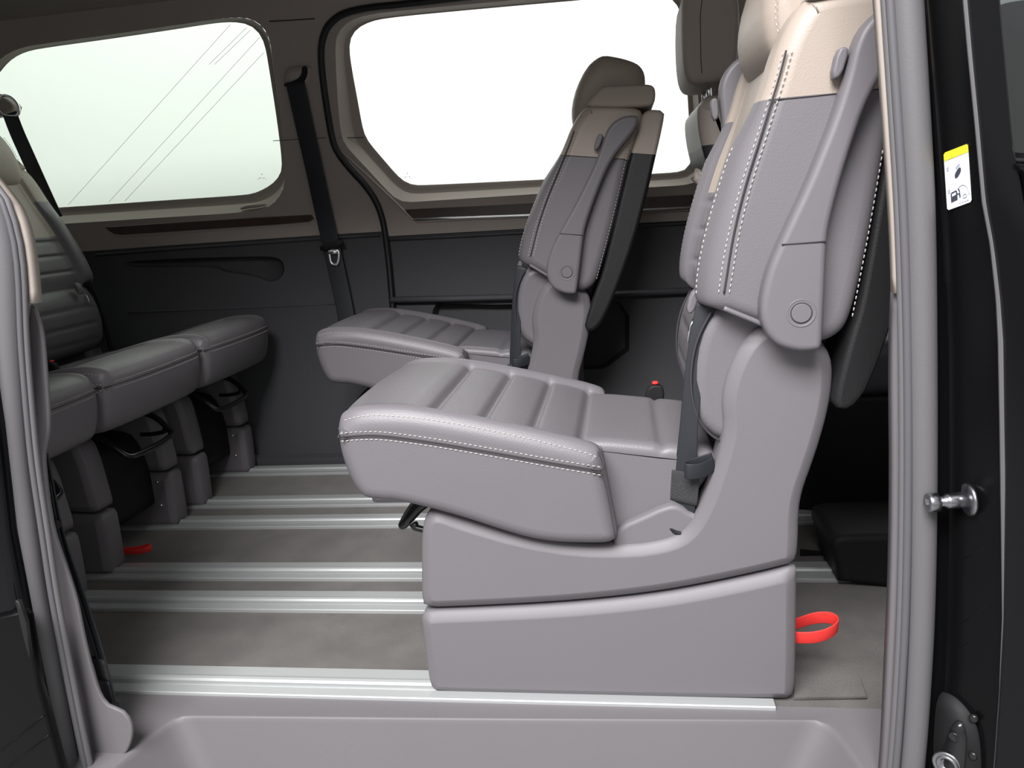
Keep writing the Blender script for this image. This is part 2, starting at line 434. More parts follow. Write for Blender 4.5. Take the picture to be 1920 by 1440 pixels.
# ------------------------------------------------------------------ entry step (plastic sill with sunken well)
def step():
    ytop = 1.236
    rim = [PZ(x, y) for x, y in ((330, 1345), (345, 1343), (700, 1347), (1200, 1351), (1530, 1353), (1548, 1356), (1567, 1372), (1612, 1440))]
    xl, xr = -1.02, 0.44
    mb = MB()
    yr = [1.165, 1.17, 1.183, 1.198, 1.205, 1.202, 1.19]
    yb = 1.185
    # outline of the well at the top, going from the outer left corner round the back to the outer right corner
    top = smooth([(-.905, .98), (-.893, 1.03), (-.868, 1.13), (-.855, 1.163), (-.835, 1.166), (-.3, 1.181), (.28, 1.203), (.305, 1.203), (.322, 1.18), (.34, 1.09), (.36, .98)], 80, False, 2)
    bot = smooth([(-.80, .98), (-.80, 1.0), (-.79, 1.05), (-.775, 1.10), (-.75, 1.122), (-.3, 1.135), (.17, 1.15), (.20, 1.15), (.225, 1.12), (.235, 1.05), (.235, .98)], 80, False, 2)
    flat = []
    for x, y in top:
        t = (x-xl)/(xr-xl)
        flat.append((x, y))
    outer = []
    for i, (x, y) in enumerate(top):
        if i < 12: outer.append((xl, lerp(.98, ytop, i/11.0)))
        elif i > 67: outer.append((xr, lerp(ytop, .98, (i-68)/11.0)))
        else: outer.append((lerp(xl, xr, (i-11)/57.0), ytop))
    rows = [[(x, y, -0.03) for x, y in outer], [(x, y, 0.0025) for x, y in outer], ]
    def mix(a, b, t): return [(lerp(p[0], q[0], t), lerp(p[1], q[1], t)) for p, q in zip(a, b)]
    rows.append([(x, y, 0.0) for x, y in mix(outer, top, .92)])
    rows.append([(x, y, 0.0005) for x, y in mix(outer, top, .975)])
    rows.append([(x, y, 0.0) for x, y in mix(outer, top, .99)])
    rows.append([(x, y, -0.003) for x, y in mix(top, bot, .02)])
    rows.append([(x, y, -0.010) for x, y in mix(top, bot, .05)])
    rows.append([(x, y, -0.016) for x, y in mix(top, bot, .075)])
    for t in (.3, .6, .85): rows.append([(x, y, -0.010-0.21*t) for x, y in mix(top, bot, .07+.9*t)])
    rows.append([(x, y, -0.225) for x, y in bot])
    cx = [(lerp(x, -.28, .12), lerp(y, 1.0, .25)) for x, y in bot]
    rows.append([(x, y, -0.235) for x, y in cx])
    rows.append([(lerp(x, -.28, .5), .985, -0.236) for x, y in cx])
    loft(mb, rows)
    return struct(thicken(mb.build('trim_1', M['sill']), 0.006, -1), 'grey plastic entry sill with a sunken step')
sill = step()

# ------------------------------------------------------------------ far wall: rear quarter panel
def yf(x, z): return wy(z)
def loop3(px, off, n=120, it=2):
    pts = [PW(x, y, off) for x, y in px]
    return resample(chaikin([tuple(p) for p in pts], it), n)

G1 = [(-30, 190), (-18, 160), (0, 135), (20, 112), (45, 98), (75, 91), (200, 74), (330, 55), (405, 43), (440, 41), (468, 46), (487, 62), (497, 85), (503, 120), (514, 190), (524, 260), (529, 308), (527, 325), (512, 345), (480, 362), (455, 366), (300, 376), (130, 388), (20, 394), (-12, 390), (-30, 370), (-38, 280)]
H1 = [(-48, 185), (-32, 148), (-10, 120), (15, 99), (45, 88), (75, 83), (200, 66), (330, 47), (405, 36), (445, 32), (475, 36), (497, 54), (507, 80), (512, 118), (522, 190), (530, 260), (533, 300), (534, 350), (522, 372), (505, 388), (480, 397), (300, 408), (130, 419), (20, 426), (-30, 420), (-52, 395), (-56, 285)]
beltL = [(-150, 492), (0, 481), (180, 470), (330, 459), (600, 441), (740, 432)]
SEAL = [(1320, -62), (1240, -45), (1000, -22), (760, 8), (690, 14), (640, 24), (612, 45), (600, 72), (597, 105), (603, 165), (617, 255), (626, 283), (650, 315), (680, 346), (702, 378), (714, 412), (720, 450), (726, 500), (731, 560), (738, 640), (748, 740), (760, 850), (764, 880)]
def dense(px, n): return [tuple(v) for v in resample([(x, y, 0) for x, y in px], n, False)]
# the beige upper quarter trim
hole1 = w2([(v[0], v[1]) for v in resample(chaikin([(x, y, 0) for x, y in H1], 2), 120)])
sealpx = [(v[0], v[1]) for v in resample(chaikin([(x, y, 0) for x, y in SEAL], 2, False), 160, False)]
cut = [p for p in sealpx if p[1] <= 434.5 and p[0] < 900]
up_out = [(-320, 505)]+[(x, y) for x, y in beltL[:-1]]+[(718, 434)]+list(reversed(cut))
up_out += [(905, -40), (905, -90), (300, -60), (0, -30), (-320, 40)]
wall = sheet(w2(up_out), [hole1], yf, 0.05).build('wall_far', M['beige'])
struct(thicken(wall, 0.012, 1), 'beige upper side trim around the rear window')
# reveal down to the glass, with a lower ledge
A = loop3(H1, 0.0); B = loop3(H1, 0.012); 
def blend(a, b, t): return [p.lerp(q, t) for p, q in zip(a, b)]
Cc = loop3(G1, 0.040); D = loop3(G1, 0.055)
mb = MB(); loft(mb, [A, [p+Vector((0, .003, 0)) for p in blend(A, Cc, .06)], [p+Vector((0, .016, 0)) for p in blend(A, Cc, .46)], [p+Vector((0, .017, 0)) for p in blend(A, Cc, .52)], [p+Vector((0, .008, 0)) for p in blend(A, Cc, .75)], [p+Vector((0, .001, 0)) for p in blend(A, Cc, .97)], Cc, D], True)
mb.build('window_surround', M['reveal'], wall)
# small grab slot at the ledge's end
mb = MB(); tube(mb, [PW(x, y, .004) for x, y in ((452, 391), (465, 387), (485, 385), (499, 384))], lambda t: .002+.006*math.sin(math.pi*min(1, .15+t*.8)), 10); mb.build('ledge_slot', M['beige'], wall)
# rear window glass with thin aerial wires
gl = sheet([(p.x, p.z) for p in loop3(G1, 0.052)], [], lambda x, z: wy(z)+.052, .08)
win1 = struct(thicken(gl.build('window_1', M['glass_rear']), 0.004, 1), 'rear side window with pale green glass')
for a, b in (((128, 384), (432, 46)), ((204, 379), (487, 70)), ((234, 377), (495, 98)), ((392, 121), (462, 52)), ((402, 121), (470, 56))):
    mb = MB(); p0, p1 = PW(*a, .048), PW(*b, .048); pts = [PW(lerp(a[0], b[0], k/8), lerp(a[1], b[1], k/8), .049) for k in range(9)]
    tube(mb, pts, 0.0006, 4); mb.build('aerial_wire', M['wire'], win1)
def stamp(parent, x, y, off):
    mb = MB()
    for dx, dy, w in ((0, -5, 3), (-4, 2, 3), (0, 2, 2), (4, 2, 3), (8, 4, 2), (-7, 4, 2)):
        p = PW(x+dx, y+dy, off); h = .001*w/2
        mb.box((p.x-h, p.y-.0006, p.z-h), (p.x+h, p.y, p.z+h))
    mb.build('glass_stamp', M['wire'], parent)
stamp(win1, 491, 332, .049)
# wood strip
mb = MB(); st = w2([(v[0], v[1]) for v in smooth([(196, 426), (205, 425), (400, 412), (585, 402), (590, 404), (589, 412), (580, 417), (400, 429), (235, 440), (215, 440)], 70, True, 1)])
slab(mb, st, 0.0, 0.010, 0.003, 3); mb.v = [(x, wy(z)-.0055+y, z) for x, y, z in mb.v]
mb.build('wood_strip', M['wood'], wall)
mb = MB(); tube(mb, [PW(x, y, -.001) for x, y in ((200, 429), (215, 442), (235, 443), (400, 432), (580, 420), (590, 412))], .003, 8); mb.build('strip_lip', M['beige'], wall)
# upper line along the roof edge and pillar joint lines
mb = MB(); tube(mb, [PW(x, y, .0) for x, y in ((512, 264), (545, 262), (580, 260), (612, 258))], .0012, 6); mb.build('pillar_joint', M['seam'], wall)
mb = MB(); tube(mb, [PW(x, y, -.001) for x, y in ((505, 40), (545, 38), (590, 35))], .002, 6); mb.build('pillar_joint', M['seam'], wall)

# lower dark quarter panel with armrest recess
low_seal = [p for p in sealpx if p[1] > 434.5]
REC = [(222, 492), (300, 486), (500, 480), (522, 484), (532, 495), (531, 515), (520, 526), (505, 531), (480, 518), (430, 512), (412, 508), (408, 502), (330, 500), (250, 503)]
rec = [(v[0], v[1]) for v in resample(chaikin([(x, y, 0) for x, y in REC], 2), 70)]
lo_out = [(-320, 505)]+beltL[:-1]+[(718, 434)]+low_seal+[(764, 893), (640, 893), (300, 893), (-320, 893)]
lowpanel = sheet(w2(lo_out), [w2(rec)], lambda x, z: wy(z)+.006, 0.05).build('lower_panel', M['dark'], wall)
thicken(lowpanel, .012, 1)
mb = MB(); a = [PW(x, y, .006) for x, y in rec]; ctr = sum(a, Vector())/len(a)
b = [p.lerp(ctr, .06)+Vector((0, .035, -.004)) for p in a]; c3 = [p.lerp(ctr, .3)+Vector((0, .042, 0)) for p in a]; loft(mb, [a, b, c3], True)
mb.add(c3, [list(range(len(c3)))]); mb.build('armrest_recess', M['dark'], lowpanel)
mb = MB(); tube(mb, [PW(x, y, .001) for x, y in ((180, 478), (330, 466), (600, 447), (712, 440))], .006, 8); mb.build('panel_edge', M['dark'], lowpanel)
mb = MB(); tube(mb, [PW(x, y, .005) for x, y in ((240, 586), (400, 580), (560, 573), (632, 570))], .0025, 6); mb.build('panel_crease', M['dark'], lowpanel)
# far scuff strip at the wall foot
mb = MB(); mb.box((-2.6, 2.59, -.01), (1.3, 2.66, .028)); mb.build('baseboard_far', M['dark']); struct(bpy.data.objects['baseboard_far'], 'dark kick strip along the far wall')

# ------------------------------------------------------------------ far sliding door
SR = [(x+9, y+1) for x, y in sealpx]
cutd = [p for p in SR if p[1] <= 436]
G2 = [(655, 95), (657, 72), (668, 55), (688, 43), (720, 34), (900, 17), (1140, -4), (1230, -12), (1256, -6), (1274, 15), (1281, 45), (1284, 90), (1290, 200), (1296, 290), (1294, 310), (1280, 322), (1240, 325), (1030, 336), (800, 347), (772, 347), (750, 335), (720, 300), (690, 265), (681, 245), (672, 195), (660, 130)]
H2 = [(629, 95), (630, 70), (640, 52), (662, 35), (710, 24), (900, 6), (1140, -16), (1240, -24), (1275, -16), (1294, 8), (1300, 45), (1303, 90), (1310, 200), (1318, 290), (1318, 330), (1300, 346), (1240, 350), (1030, 362), (800, 377), (752, 380), (730, 362), (690, 318), (652, 278), (640, 258), (634, 200), (630, 130)]
hole2 = w2([(v[0], v[1]) for v in resample(chaikin([(x, y, 0) for x, y in H2], 2), 120)])
dout = list(cutd)+[(726, 443), (1000, 428), (1320, 412), (1420, 406), (1420, -60), (1330, -62)]
door = sheet(w2(dout), [hole2], yf, 0.05).build('door_1', M['beige'])
struct(thicken(door, 0.012, 1), 'far sliding door with beige upper trim')
A = loop3(H2, 0.0); Cc = loop3(G2, 0.045); D = loop3(G2, 0.060)
mb = MB(); loft(mb, [A, [p+Vector((0, .003, 0)) for p in blend(A, Cc, .06)], [p+Vector((0, .018, 0)) for p in blend(A, Cc, .46)], [p+Vector((0, .019, 0)) for p in blend(A, Cc, .52)], [p+Vector((0, .008, 0)) for p in blend(A, Cc, .75)], [p+Vector((0, .001, 0)) for p in blend(A, Cc, .97)], Cc, D], True)
mb.build('window_surround', M['reveal'], door)
mb = MB(); tube(mb, [PW(x, y, o) for x, y, o in ((636, 258, -.001), (655, 258, .02), (683, 258, .045))], .0015, 6); mb.build('surround_joint', M['seam'], door)
gl = sheet([(p.x, p.z) for p in loop3(G2, 0.057)], [], lambda x, z: wy(z)+.057, .08)
win2 = struct(thicken(gl.build('window_2', M['glass_door']), 0.004, 1), 'sliding door window, bright white outside')
stamp(win2, 764, 330, .054)
# wood and bright strips let into the trim
mb = MB(); st = w2([(760, 393), (900, 386), (1010, 380), (1300, 365), (1302, 388), (1010, 402), (900, 406), (775, 411), (770, 408)])
slab(mb, st, 0, .006, .001, 2); mb.v = [(x, wy(z)-.004+y, z) for x, y, z in mb.v]; mb.build('wood_strip', M['wood_grey'], door)
mb = MB(); sweep(mb, [PW(x, y, -.006) for x, y in ((776, 411.5), (850, 409), (1000, 403.5), (1150, 397), (1300, 389))], [(-.004, -.004), (.004, -.004), (.004, .004), (-.004, .004)]); mb.build('chrome_strip', M['bright'], door)
mb = MB(); tube(mb, [PW(x, y, -.002) for x, y in ((640, 284), (690, 330), (740, 378), (772, 410), (782, 416), (900, 410), (1300, 394))], .004, 8); mb.build('trim_edge', M['beige'], door)
# lower dark door panel with ledge and pocket
dl = [p for p in SR if p[1] > 436]
POC = [(815, 566), (830, 570), (960, 572), (1100, 566), (1180, 562), (1180, 690), (1000, 700), (840, 700), (812, 690), (806, 600)]
poc = [(v[0], v[1]) for v in resample(chaikin([(x, y, 0) for x, y in POC], 1), 60)]
dlo = [(726, 443), (1000, 428), (1320, 412), (1420, 406), (1420, 885), (1100, 893), (772, 893)]+list(reversed(dl))
dlp = sheet(w2(dlo), [w2(poc)], lambda x, z: wy(z)+.008, .05).build('lower_panel', M['dark'], door); thicken(dlp, .012, 1)
mb = MB(); a = [PW(x, y, .008) for x, y in poc]; ctr = sum(a, Vector())/len(a); b = [p.lerp(ctr, .04)+Vector((0, .05, 0)) for p in a]; loft(mb, [a, b], True); mb.add(b, [list(range(len(b)))]); mb.build('door_pocket', M['dark'], dlp)
mb = MB(); L = [(735, 562), (850, 560), (1000, 556), (1160, 551), (1400, 540)]
sweep(mb, [PW(x, y, 0) for x, y in L], [(-.010, -.018), (-.004, -.026), (.004, -.026), (.010, -.016), (.010, .01), (-.010, .01)]); mb.build('door_ledge', M['dark'], dlp)
mb = MB(); tube(mb, [PW(x, y, .003) for x, y in ((728, 449), (850, 443), (1000, 435), (1400, 412))], .006, 8); mb.build('panel_edge', M['dark'], dlp)
# black rubber seal between quarter panel and door
mb = MB(); sp = [PW(x+4, y, -.004) for x, y in sealpx]; tube(mb, sp, .0115, 10); mb.build('door_seal', M['rubber_black'], door)

# outer skin of the far side below the windows and a pillar ahead of the door
mb = MB(); mb.box((-2.75, 2.80, -.3), (1.6, 2.83, .80)); ws = mb.build('wall_far_skin', M['paint']); ws.name = 'wall_outer'; struct(ws, 'black outer body side beyond the far trim')
mb = MB()
slab(mb, [(.34, -.1), (.62, -.1), (.60, .9), (.53, 1.3), (.44, 1.62), (.28, 1.62), (.32, 1.2), (.335, .9)], 2.63, 2.78, .02, 3)
pf = mb.build('wall_front_pillar', M['beige']); pf.name = 'trim_2'; struct(pf, 'beige far pillar ahead of the sliding door')

# ------------------------------------------------------------------ ceiling
rows = []
for x in [-2.75+i*.29 for i in range(16)]:
    sag = 0.0
    rows.append([(x, y, z) for y, z in ((2.68, 1.596), (2.60, 1.606), (2.56, 1.622), (2.52, 1.646), (2.44, 1.676), (2.25, 1.70), (1.9, 1.71), (1.5, 1.70), (1.3, 1.675), (1.18, 1.63), (1.1, 1.56))])
mb = MB(); loft(mb, rows); ceil = struct(thicken(mb.build('ceiling', M['headliner']), .03, 1), 'brown grey cloth headliner')
# ceiling console outline
mb = MB(); cs = [PZ(x, y, 1.668) for x, y in ((395, -12), (402, 2), (420, 5), (470, 3), (520, -3), (530, -16))]; tube(mb, smooth([tuple(p) for p in cs], 30, False, 2), .003, 6); mb.build('liner_groove', M['headliner'], ceil)

mb = MB(); slab(mb, smooth([(2.60, 1.528), (2.67, 1.528), (2.67, 1.69), (2.56, 1.69)], 24, True, 1), -.28, .80, .01, 3); mb.v = [(y, x, z) for x, y, z in mb.v]; struct(mb.build('trim_3', M['beige']), 'beige roof rail above the far sliding door')
# rear end and front bulkhead so that the cabin closes
mb = MB(); mb.box((-2.80, 1.08, -.1), (-2.74, 2.72, 1.0)); r_ = mb.build('wall_rear', M['dark']); struct(r_, 'dark tailgate trim')
mb = MB(); mb.box((-2.78, 1.1, 1.0), (-2.774, 2.70, 1.56)); r_ = mb.build('window_3', M['glass_front']); struct(r_, 'dark tailgate window')
mb = MB(); slab(mb, smooth([(1.42, -.3), (1.42, .35), (1.36, .7), (1.38, .86), (1.45, .93), (1.6, .93), (1.6, -.3)], 60, True, 2), 1.02, 2.80, .02, 3); r_ = mb.build('dashboard', M['black']); r_.name = 'wall_front'; struct(r_, 'black dashboard at the front of the cabin')

mb = MB(); mb.hexa([(1.60, 1.05, .92), (1.61, 1.05, .92), (1.61, 2.78, .92), (1.60, 2.78, .92), (1.48, 1.1, 1.60), (1.49, 1.1, 1.60), (1.49, 2.7, 1.60), (1.48, 2.7, 1.60)]); struct(mb.build('window_5', M['glass_front']), 'dark windscreen above the dashboard')

# ------------------------------------------------------------------ near door opening, rear edge
def cpath(px, Y, n=60): return smooth([tuple(P(x, y, Y)) for x, y in px], n, False, 3)
YN = 1.03
wl = MB()
# black body side behind the opening (outer skin) with the quarter window glass left dark
skin = [(-2.75, -.45), (-1.00, -.45), (-.985, -.2), (-.975, 0.0), (-.965, .25), (-.955, .45), (-.935, .62), (-.925, .75), (-.93, .84), (-.95, .93), (-.985, 1.02), (-1.03, 1.12), (-1.07, 1.25), (-1.10, 1.40), (-1.12, 1.58), (-2.75, 1.56)]
slab(wl, skin, .985, 1.06, .012, 3)
wnl = wl.build('wall_near_rear', M['paint']); struct(wnl, 'black painted body edge behind the door opening')
def seal_tube(name, px, r0, r1, Y, parent, material, sq=1.0):
    mb = MB(); path = cpath(px, Y)
    sweep(mb, path, lambda t: [(a*lerp(r0, r1, t), b*lerp(r0, r1, t)*sq) for a, b in oval(1, 1, 18)])
    return mb.build(name, material, parent)
LT = [PX((x, YN, z)) for x, z in ((-1.125, 1.60), (-1.10, 1.42), (-1.07, 1.28), (-1.035, 1.16), (-1.0, 1.07))]+[(-25, 350), (-6, 400), (6, 445), (13, 500), (15, 560), (17, 640), (24, 760), (32, 873), (49, 1000), (62, 1107), (90, 1270), (121, 1440), (150, 1580)]
seal_tube('door_seal', LT, .0140, .0225, YN, wnl, M['rubber'])
def shifted(px, f): return [(x+f(y), y) for x, y in px]
LW = [(-900, 17), (300, 20), (420, 22), (560, 24), (640, 24.5), (873, 30), (1000, 33), (1107, 35), (1440, 41), (1580, 44)]
seal_tube('seal_lip', shifted(LT, lambda y: interp(LW, y)-3), .0032, .0052, YN-.004, wnl, M['rubber_lip'])
seal_tube('seal_lip', shifted(LT, lambda y: interp(LW, y)+7), .0042, .0060, YN+.002, wnl, M['rubber'])
# pale beige trim edge (upper) and grey cladding (lower)
mb = MB(); pth = cpath([PX((x+.022, 1.045, z)) for x, z in ((-1.125, 1.60), (-1.10, 1.42), (-1.07, 1.28), (-1.035, 1.16))]+[(-40, 305), (-12, 335), (12, 366), (30, 388), (44, 418), (54, 458), (60, 505), (64, 545), (65, 567)], 1.045, 50)
sweep(mb, pth, [(a*.0058, b*.008) for a, b in ((-1, -1), (.5, -1), (1, -.6), (1, 1), (-1, 1))]); mb.build('pillar_trim', M['beige_light'], wnl)
CL = [(55, 572), (64, 572), (74, 600), (81, 625), (86, 680), (92, 760), (93, 800), (90, 825), (83, 845), (85, 880), (92, 940), (99, 985), (113, 1030), (132, 1085), (146, 1130), (157, 1190), (170, 1245), (186, 1300), (203, 1325), (228, 1330), (244, 1348), (250, 1368), (246, 1395), (232, 1420), (205, 1450), (190, 1500), (150, 1500), (160, 1440), (140, 1330), (118, 1200), (104, 1107), (90, 1000), (68, 873), (56, 700)]
mb = MB(); pts = [P(x, y, 1.064) for x, y in CL]; ol = smooth([(p.x, p.z) for p in pts], 130, True, 2)
slab(mb, ol, 1.062, 1.070, .003, 3); clad = mb.build('lower_cladding', M['sill'], wnl)
# lower dark panel glimpsed outside the seal
mb = MB(); pp = [P(x, y, .97) for x, y in ((-90, 1180), (36, 1150), (48, 1160), (70, 1290), (110, 1440), (140, 1540), (-90, 1540))]
slab(mb, [(p.x, p.z) for p in pp], .972, .99, .004, 2); lowskin = mb.build('lower_skin', M['paint_inner'], wnl)
for a, b in (((0, 1408), (82, 1342)), ((14, 1438), (92, 1378))):
    mb = MB(); tube(mb, [P(*a, .971), P(*b, .971)], .0012, 6); mb.build('skin_crease', M['paint_inner'], lowskin)
mb = MB(); fin = [P(x, y, .966) for x, y in ((31, 1124), (38, 1126), (52, 1165), (60, 1230), (52, 1215), (40, 1165))]
slab(mb, [(p.x, p.z) for p in fin], .962, .97, .002, 2); mb.build('edge_fin', M['rubber_black'], wnl)

# ------------------------------------------------------------------ near door opening, front edge (pillar between the doors)
RT = [(1650, -760), (1690, -160), (1700, 0), (1713, 200), (1725, 400), (1729, 640), (1731, 900), (1729, 1100), (1724, 1240), (1711, 1440), (1690, 1600)]
J0 = [(-760, 1674), (-160, 1712), (0, 1722), (400, 1750), (640, 1756), (900, 1757), (1240, 1748), (1440, 1731), (1600, 1712)]
J1 = [(-760, 1728), (-160, 1790), (0, 1804), (100, 1813), (230, 1826), (380, 1840), (460, 1855), (560, 1866), (640, 1870), (800, 1873), (1000, 1876), (1160, 1878), (1300, 1872), (1440, 1862), (1600, 1848)]
JS = [(-160, 13), (230, 12), (380, 11), (430, 11), (560, 12), (640, 14), (800, 13), (900, 13), (1000, 10), (1160, 5), (1300, 3), (1600, 3)]
def jy(f): return lerp(1.045, 0.965, f)
wr = MB(); rows = []
for k in range(60):
    y = -760+k*40
    x0, x1 = interp(J0, y), interp(J1, y)
    row = [P(x0-30, y, 1.075), P(x0-8, y, 1.05)]
    for f in (0, .1, .22, .26, .5, .8, 1.0):
        yy = jy(f)+(.006 if f < .24 and f > 0 else 0); row.append(P(lerp(x0, x1, f), y, yy))
    row.append(P(x1+4, y, .99)); rows.append(row)
loft(wr, rows)
wnr = wr.build('wall_near_front', M['paint_inner']); thicken(wnr, .003, 0); struct(wnr, 'black pillar between the door openings')
seal_tube('door_seal', RT, .0185, .0165, YN, wnr, M['rubber'])
RL = [(-760, -34), (-160, -36), (0, -37), (400, -36), (640, -33), (900, -34), (1240, -36), (1440, -36), (1600, -36)]
seal_tube('seal_lip', shifted(RT, lambda y: interp(RL, y)+6), .0058, .0052, YN-.004, wnr, M['rubber_lip'])
seal_tube('seal_lip', shifted(RT, lambda y: interp(RL, y)-3), .0056, .0056, YN+.002, wnr, M['rubber'])
mb = MB(); pth = cpath([(1590, -760), (1635, -160), (1648, 0), (1662, 200), (1676, 400), (1680, 500), (1681, 548)], 1.045, 40)
sweep(mb, pth, [(a*.0044, b*.009) for a, b in ((-1, -1), (.5, -1), (1, -.6), (1, 1), (-1, 1))]); mb.build('pillar_trim', M['beige_light'], wnr)
mb = MB(); pth = cpath([(1684, 548), (1681, 600), (1679, 700), (1681, 900), (1677, 1100), (1670, 1240), (1661, 1440), (1645, 1600)], 1.06, 40)
sweep(mb, pth, [(a*.0052, b*.014) for a, b in ((-1, -1), (.7, -1), (1, -.7), (1, 1), (-1, 1))]); mb.build('lower_cladding', M['sill'], wnr)
mb = MB(); lathe(mb, [(0, .0), (.001, .009), (.006, .011), (.011, .009), (.012, 0.0)], P(1672, 370, 1.10), (1, 0, 0), 16); mb.build('trim_clip', M['sill'], wnr)
# stamped creases in the jamb
def jamb(x, y, off=0.0):
    f = (x-interp(J0, y))/(interp(J1, y)-interp(J0, y)); return P(x, y, jy(f)-off)
for a, b in (((1788, 1180), (1860, 1128)), ((1785, 1226), (1860, 1172)), ((1795, 1054), (1862, 1018))):
    mb = MB(); tube(mb, [jamb(*a, .0), jamb(*b, .0)], .0013, 6); mb.build('jamb_crease', M['paint_inner'], wnr)
# front door: grey strip, black frame, glass, outer skin
fd = MB(); rows = []
for k in range(60):
    y = -760+k*40; x1 = interp(J1, y); s_ = interp(JS, y)
    row = [P(x1+s_, y, .985), P(x1+s_, y, .952), P(x1+s_+4, y, .948)]
    xe = interp([(-760, 1806), (-160, 1858), (0, 1872), (150, 1885), (270, 1896), (300, 1901), (330, 1912), (400, 1922), (480, 1940), (1600, 1960)], y)
    row += [P(lerp(x1+s_+4, xe, .5), y, .943), P(xe-2, y, .942), P(xe, y, .95)]; rows.append(row)
loft(fd, rows); fdo = fd.build('door_2', M['paint']); thicken(fdo, .003, 0); struct(fdo, 'black rear edge of the closed front door')
mb = MB(); rows = []
for k in range(122):
    y = -760+k*19; x1 = interp(J1, y); s_ = interp(JS, y)
    rows.append([P(x1, y, .972), P(x1+1, y, .955), P(x1+s_*.4, y, .950), P(x1+s_*.45, y, .953), P(x1+s_*.5, y, .950), P(x1+s_, y, .954), P(x1+s_, y, .97)])
loft(mb, rows); mb.build('door_seal', M['rubber'], fdo)
mb = MB(); gq = [P(x, y, .952) for x, y in ((1806, -760), (1858, -160), (1872, 0), (1885, 150), (1897, 287), (2100, 300), (2300, 300), (2300, -760))]
slab(mb, [(p.x, p.z) for p in gq], .952, .956, .001, 2); w4 = mb.build('window_4', M['glass_front']); struct(w4, 'grey glass of the front door')
mb = MB(); tube(mb, [P(x, y, .946) for x, y in ((1896, 275), (1898, 297), (1904, 301), (1960, 303), (2150, 306))], .003, 8); mb.build('window_weatherstrip', M['rubber_black'], fdo)
mb = MB(); bq = [P(x, y, .945) for x, y in ((1900, 307), (1910, 330), (1922, 400), (1940, 480), (1960, 700), (1980, 1600), (2300, 1600), (2300, 320), (2100, 312))]
slab(mb, [(p.x, p.z) for p in bq], .93, .95, .006, 3); mb.build('outer_skin', M['paint'], fdo)

# warning sticker on the pillar
def sticker():
    c = [(1769, 287), (1815, 269), (1822, 378), (1776, 395)]
    def q(u, v, off=.0012):
        x = lerp(lerp(c[0][0], c[1][0], u), lerp(c[3][0], c[2][0], u), v); y = lerp(lerp(c[0][1], c[1][1], u), lerp(c[3][1], c[2][1], u), v)
        return jamb(x, y, off)
    root = empty('sticker', q(.5, .5))
    inv = -q(.5, .5)
    def plate(name, uv, material, o0, o1, parent=root, sm=0):
        uv = [(p[0], p[1]) for p in (smooth([(a, b) for a, b in uv], 40, True, sm) if sm else uv)]
        mb = MB(); n = len(uv); v = [q(a, b, o1)+inv for a, b in uv]+[q(a, b, o0)+inv for a, b in uv]
        mb.add(v, [list(range(n)), list(range(2*n-1, n-1, -1))]+[(i, (i+1) % n, n+(i+1) % n, n+i) for i in range(n)], range(n+2))
        return mb.build(name, material, parent)
    R = [(0, .03), (.06, 0), (.94, 0), (1, .03), (1, .97), (.94, 1), (.06, 1), (0, .97)]
    paper = plate('paper', R, M['white'], -.001, .0042)
    plate('yellow_band', [(0, .03), (.06, 0), (.94, 0), (1, .03), (1, .145), (0, .145)], M['yellow'], .003, .0046)
    for u in (.3, .68): plate('warning_triangle', [(u, .05), (u+.07, .115), (u-.07, .115)], M['ink'] if u < .5 else M['ink_pale'], .004, .005)
    plate('fuel_flap_icon', [(.38, .50), (.40, .42), (.58, .34), (.66, .36), (.64, .43), (.48, .51)], M['ink'], .004, .005, sm=2)
    plate('fuel_flap_shade', [(.44, .32), (.6, .27), (.62, .31), (.46, .36)], M['ink_pale'], .004, .005)
    # petrol pump: body, window, nozzle hose
    plate('pump_icon', [(.18, .89), (.18, .74), (.22, .72), (.40, .71), (.44, .73), (.44, .88)], M['ink'], .004, .005)
    plate('pump_icon_window', [(.23, .795), (.23, .75), (.39, .74), (.39, .785)], M['white'], .004, .0054)
    plate('pump_icon_hose', [(.44, .80), (.50, .79), (.53, .86), (.57, .85), (.55, .73), (.50, .69), (.47, .70), (.52, .75), (.53, .78), (.44, .77)], M['ink'], .004, .005)
    # thin outline of a car tail with a wheel
    mb = MB(); line = smooth([(.48, .70), (.6, .66), (.72, .66), (.84, .71), (.9, .78), (.93, .86)], 24, False, 2)
    tube(mb, [q(a, b, .0046)+inv for a, b in line], .0004, 5); mb.build('car_icon_outline', M['ink_pale'], root)
    mb = MB(); tube(mb, [q(.75+.08*math.cos(t*.3142), .86+.032*math.sin(t*.3142), .0046)+inv for t in range(20)], .0005, 5, True); mb.build('car_icon_wheel', M['ink_pale'], root)
    for k in range(4): plate('print_line', [(.5+.1*k, .945), (.57+.1*k, .94), (.57+.1*k, .955), (.5+.1*k, .96)], M['ink_pale'], .004, .005)
    for v in (.27, .31, .66, .70): plate('print_mark', [(.08, v), (.17, v-.006), (.17, v+.015), (.08, v+.02)], M['ink_pale'], .004, .005)
    tag(root, 'white fuel warning sticker with yellow band on the black pillar', 'sticker')
sticker()

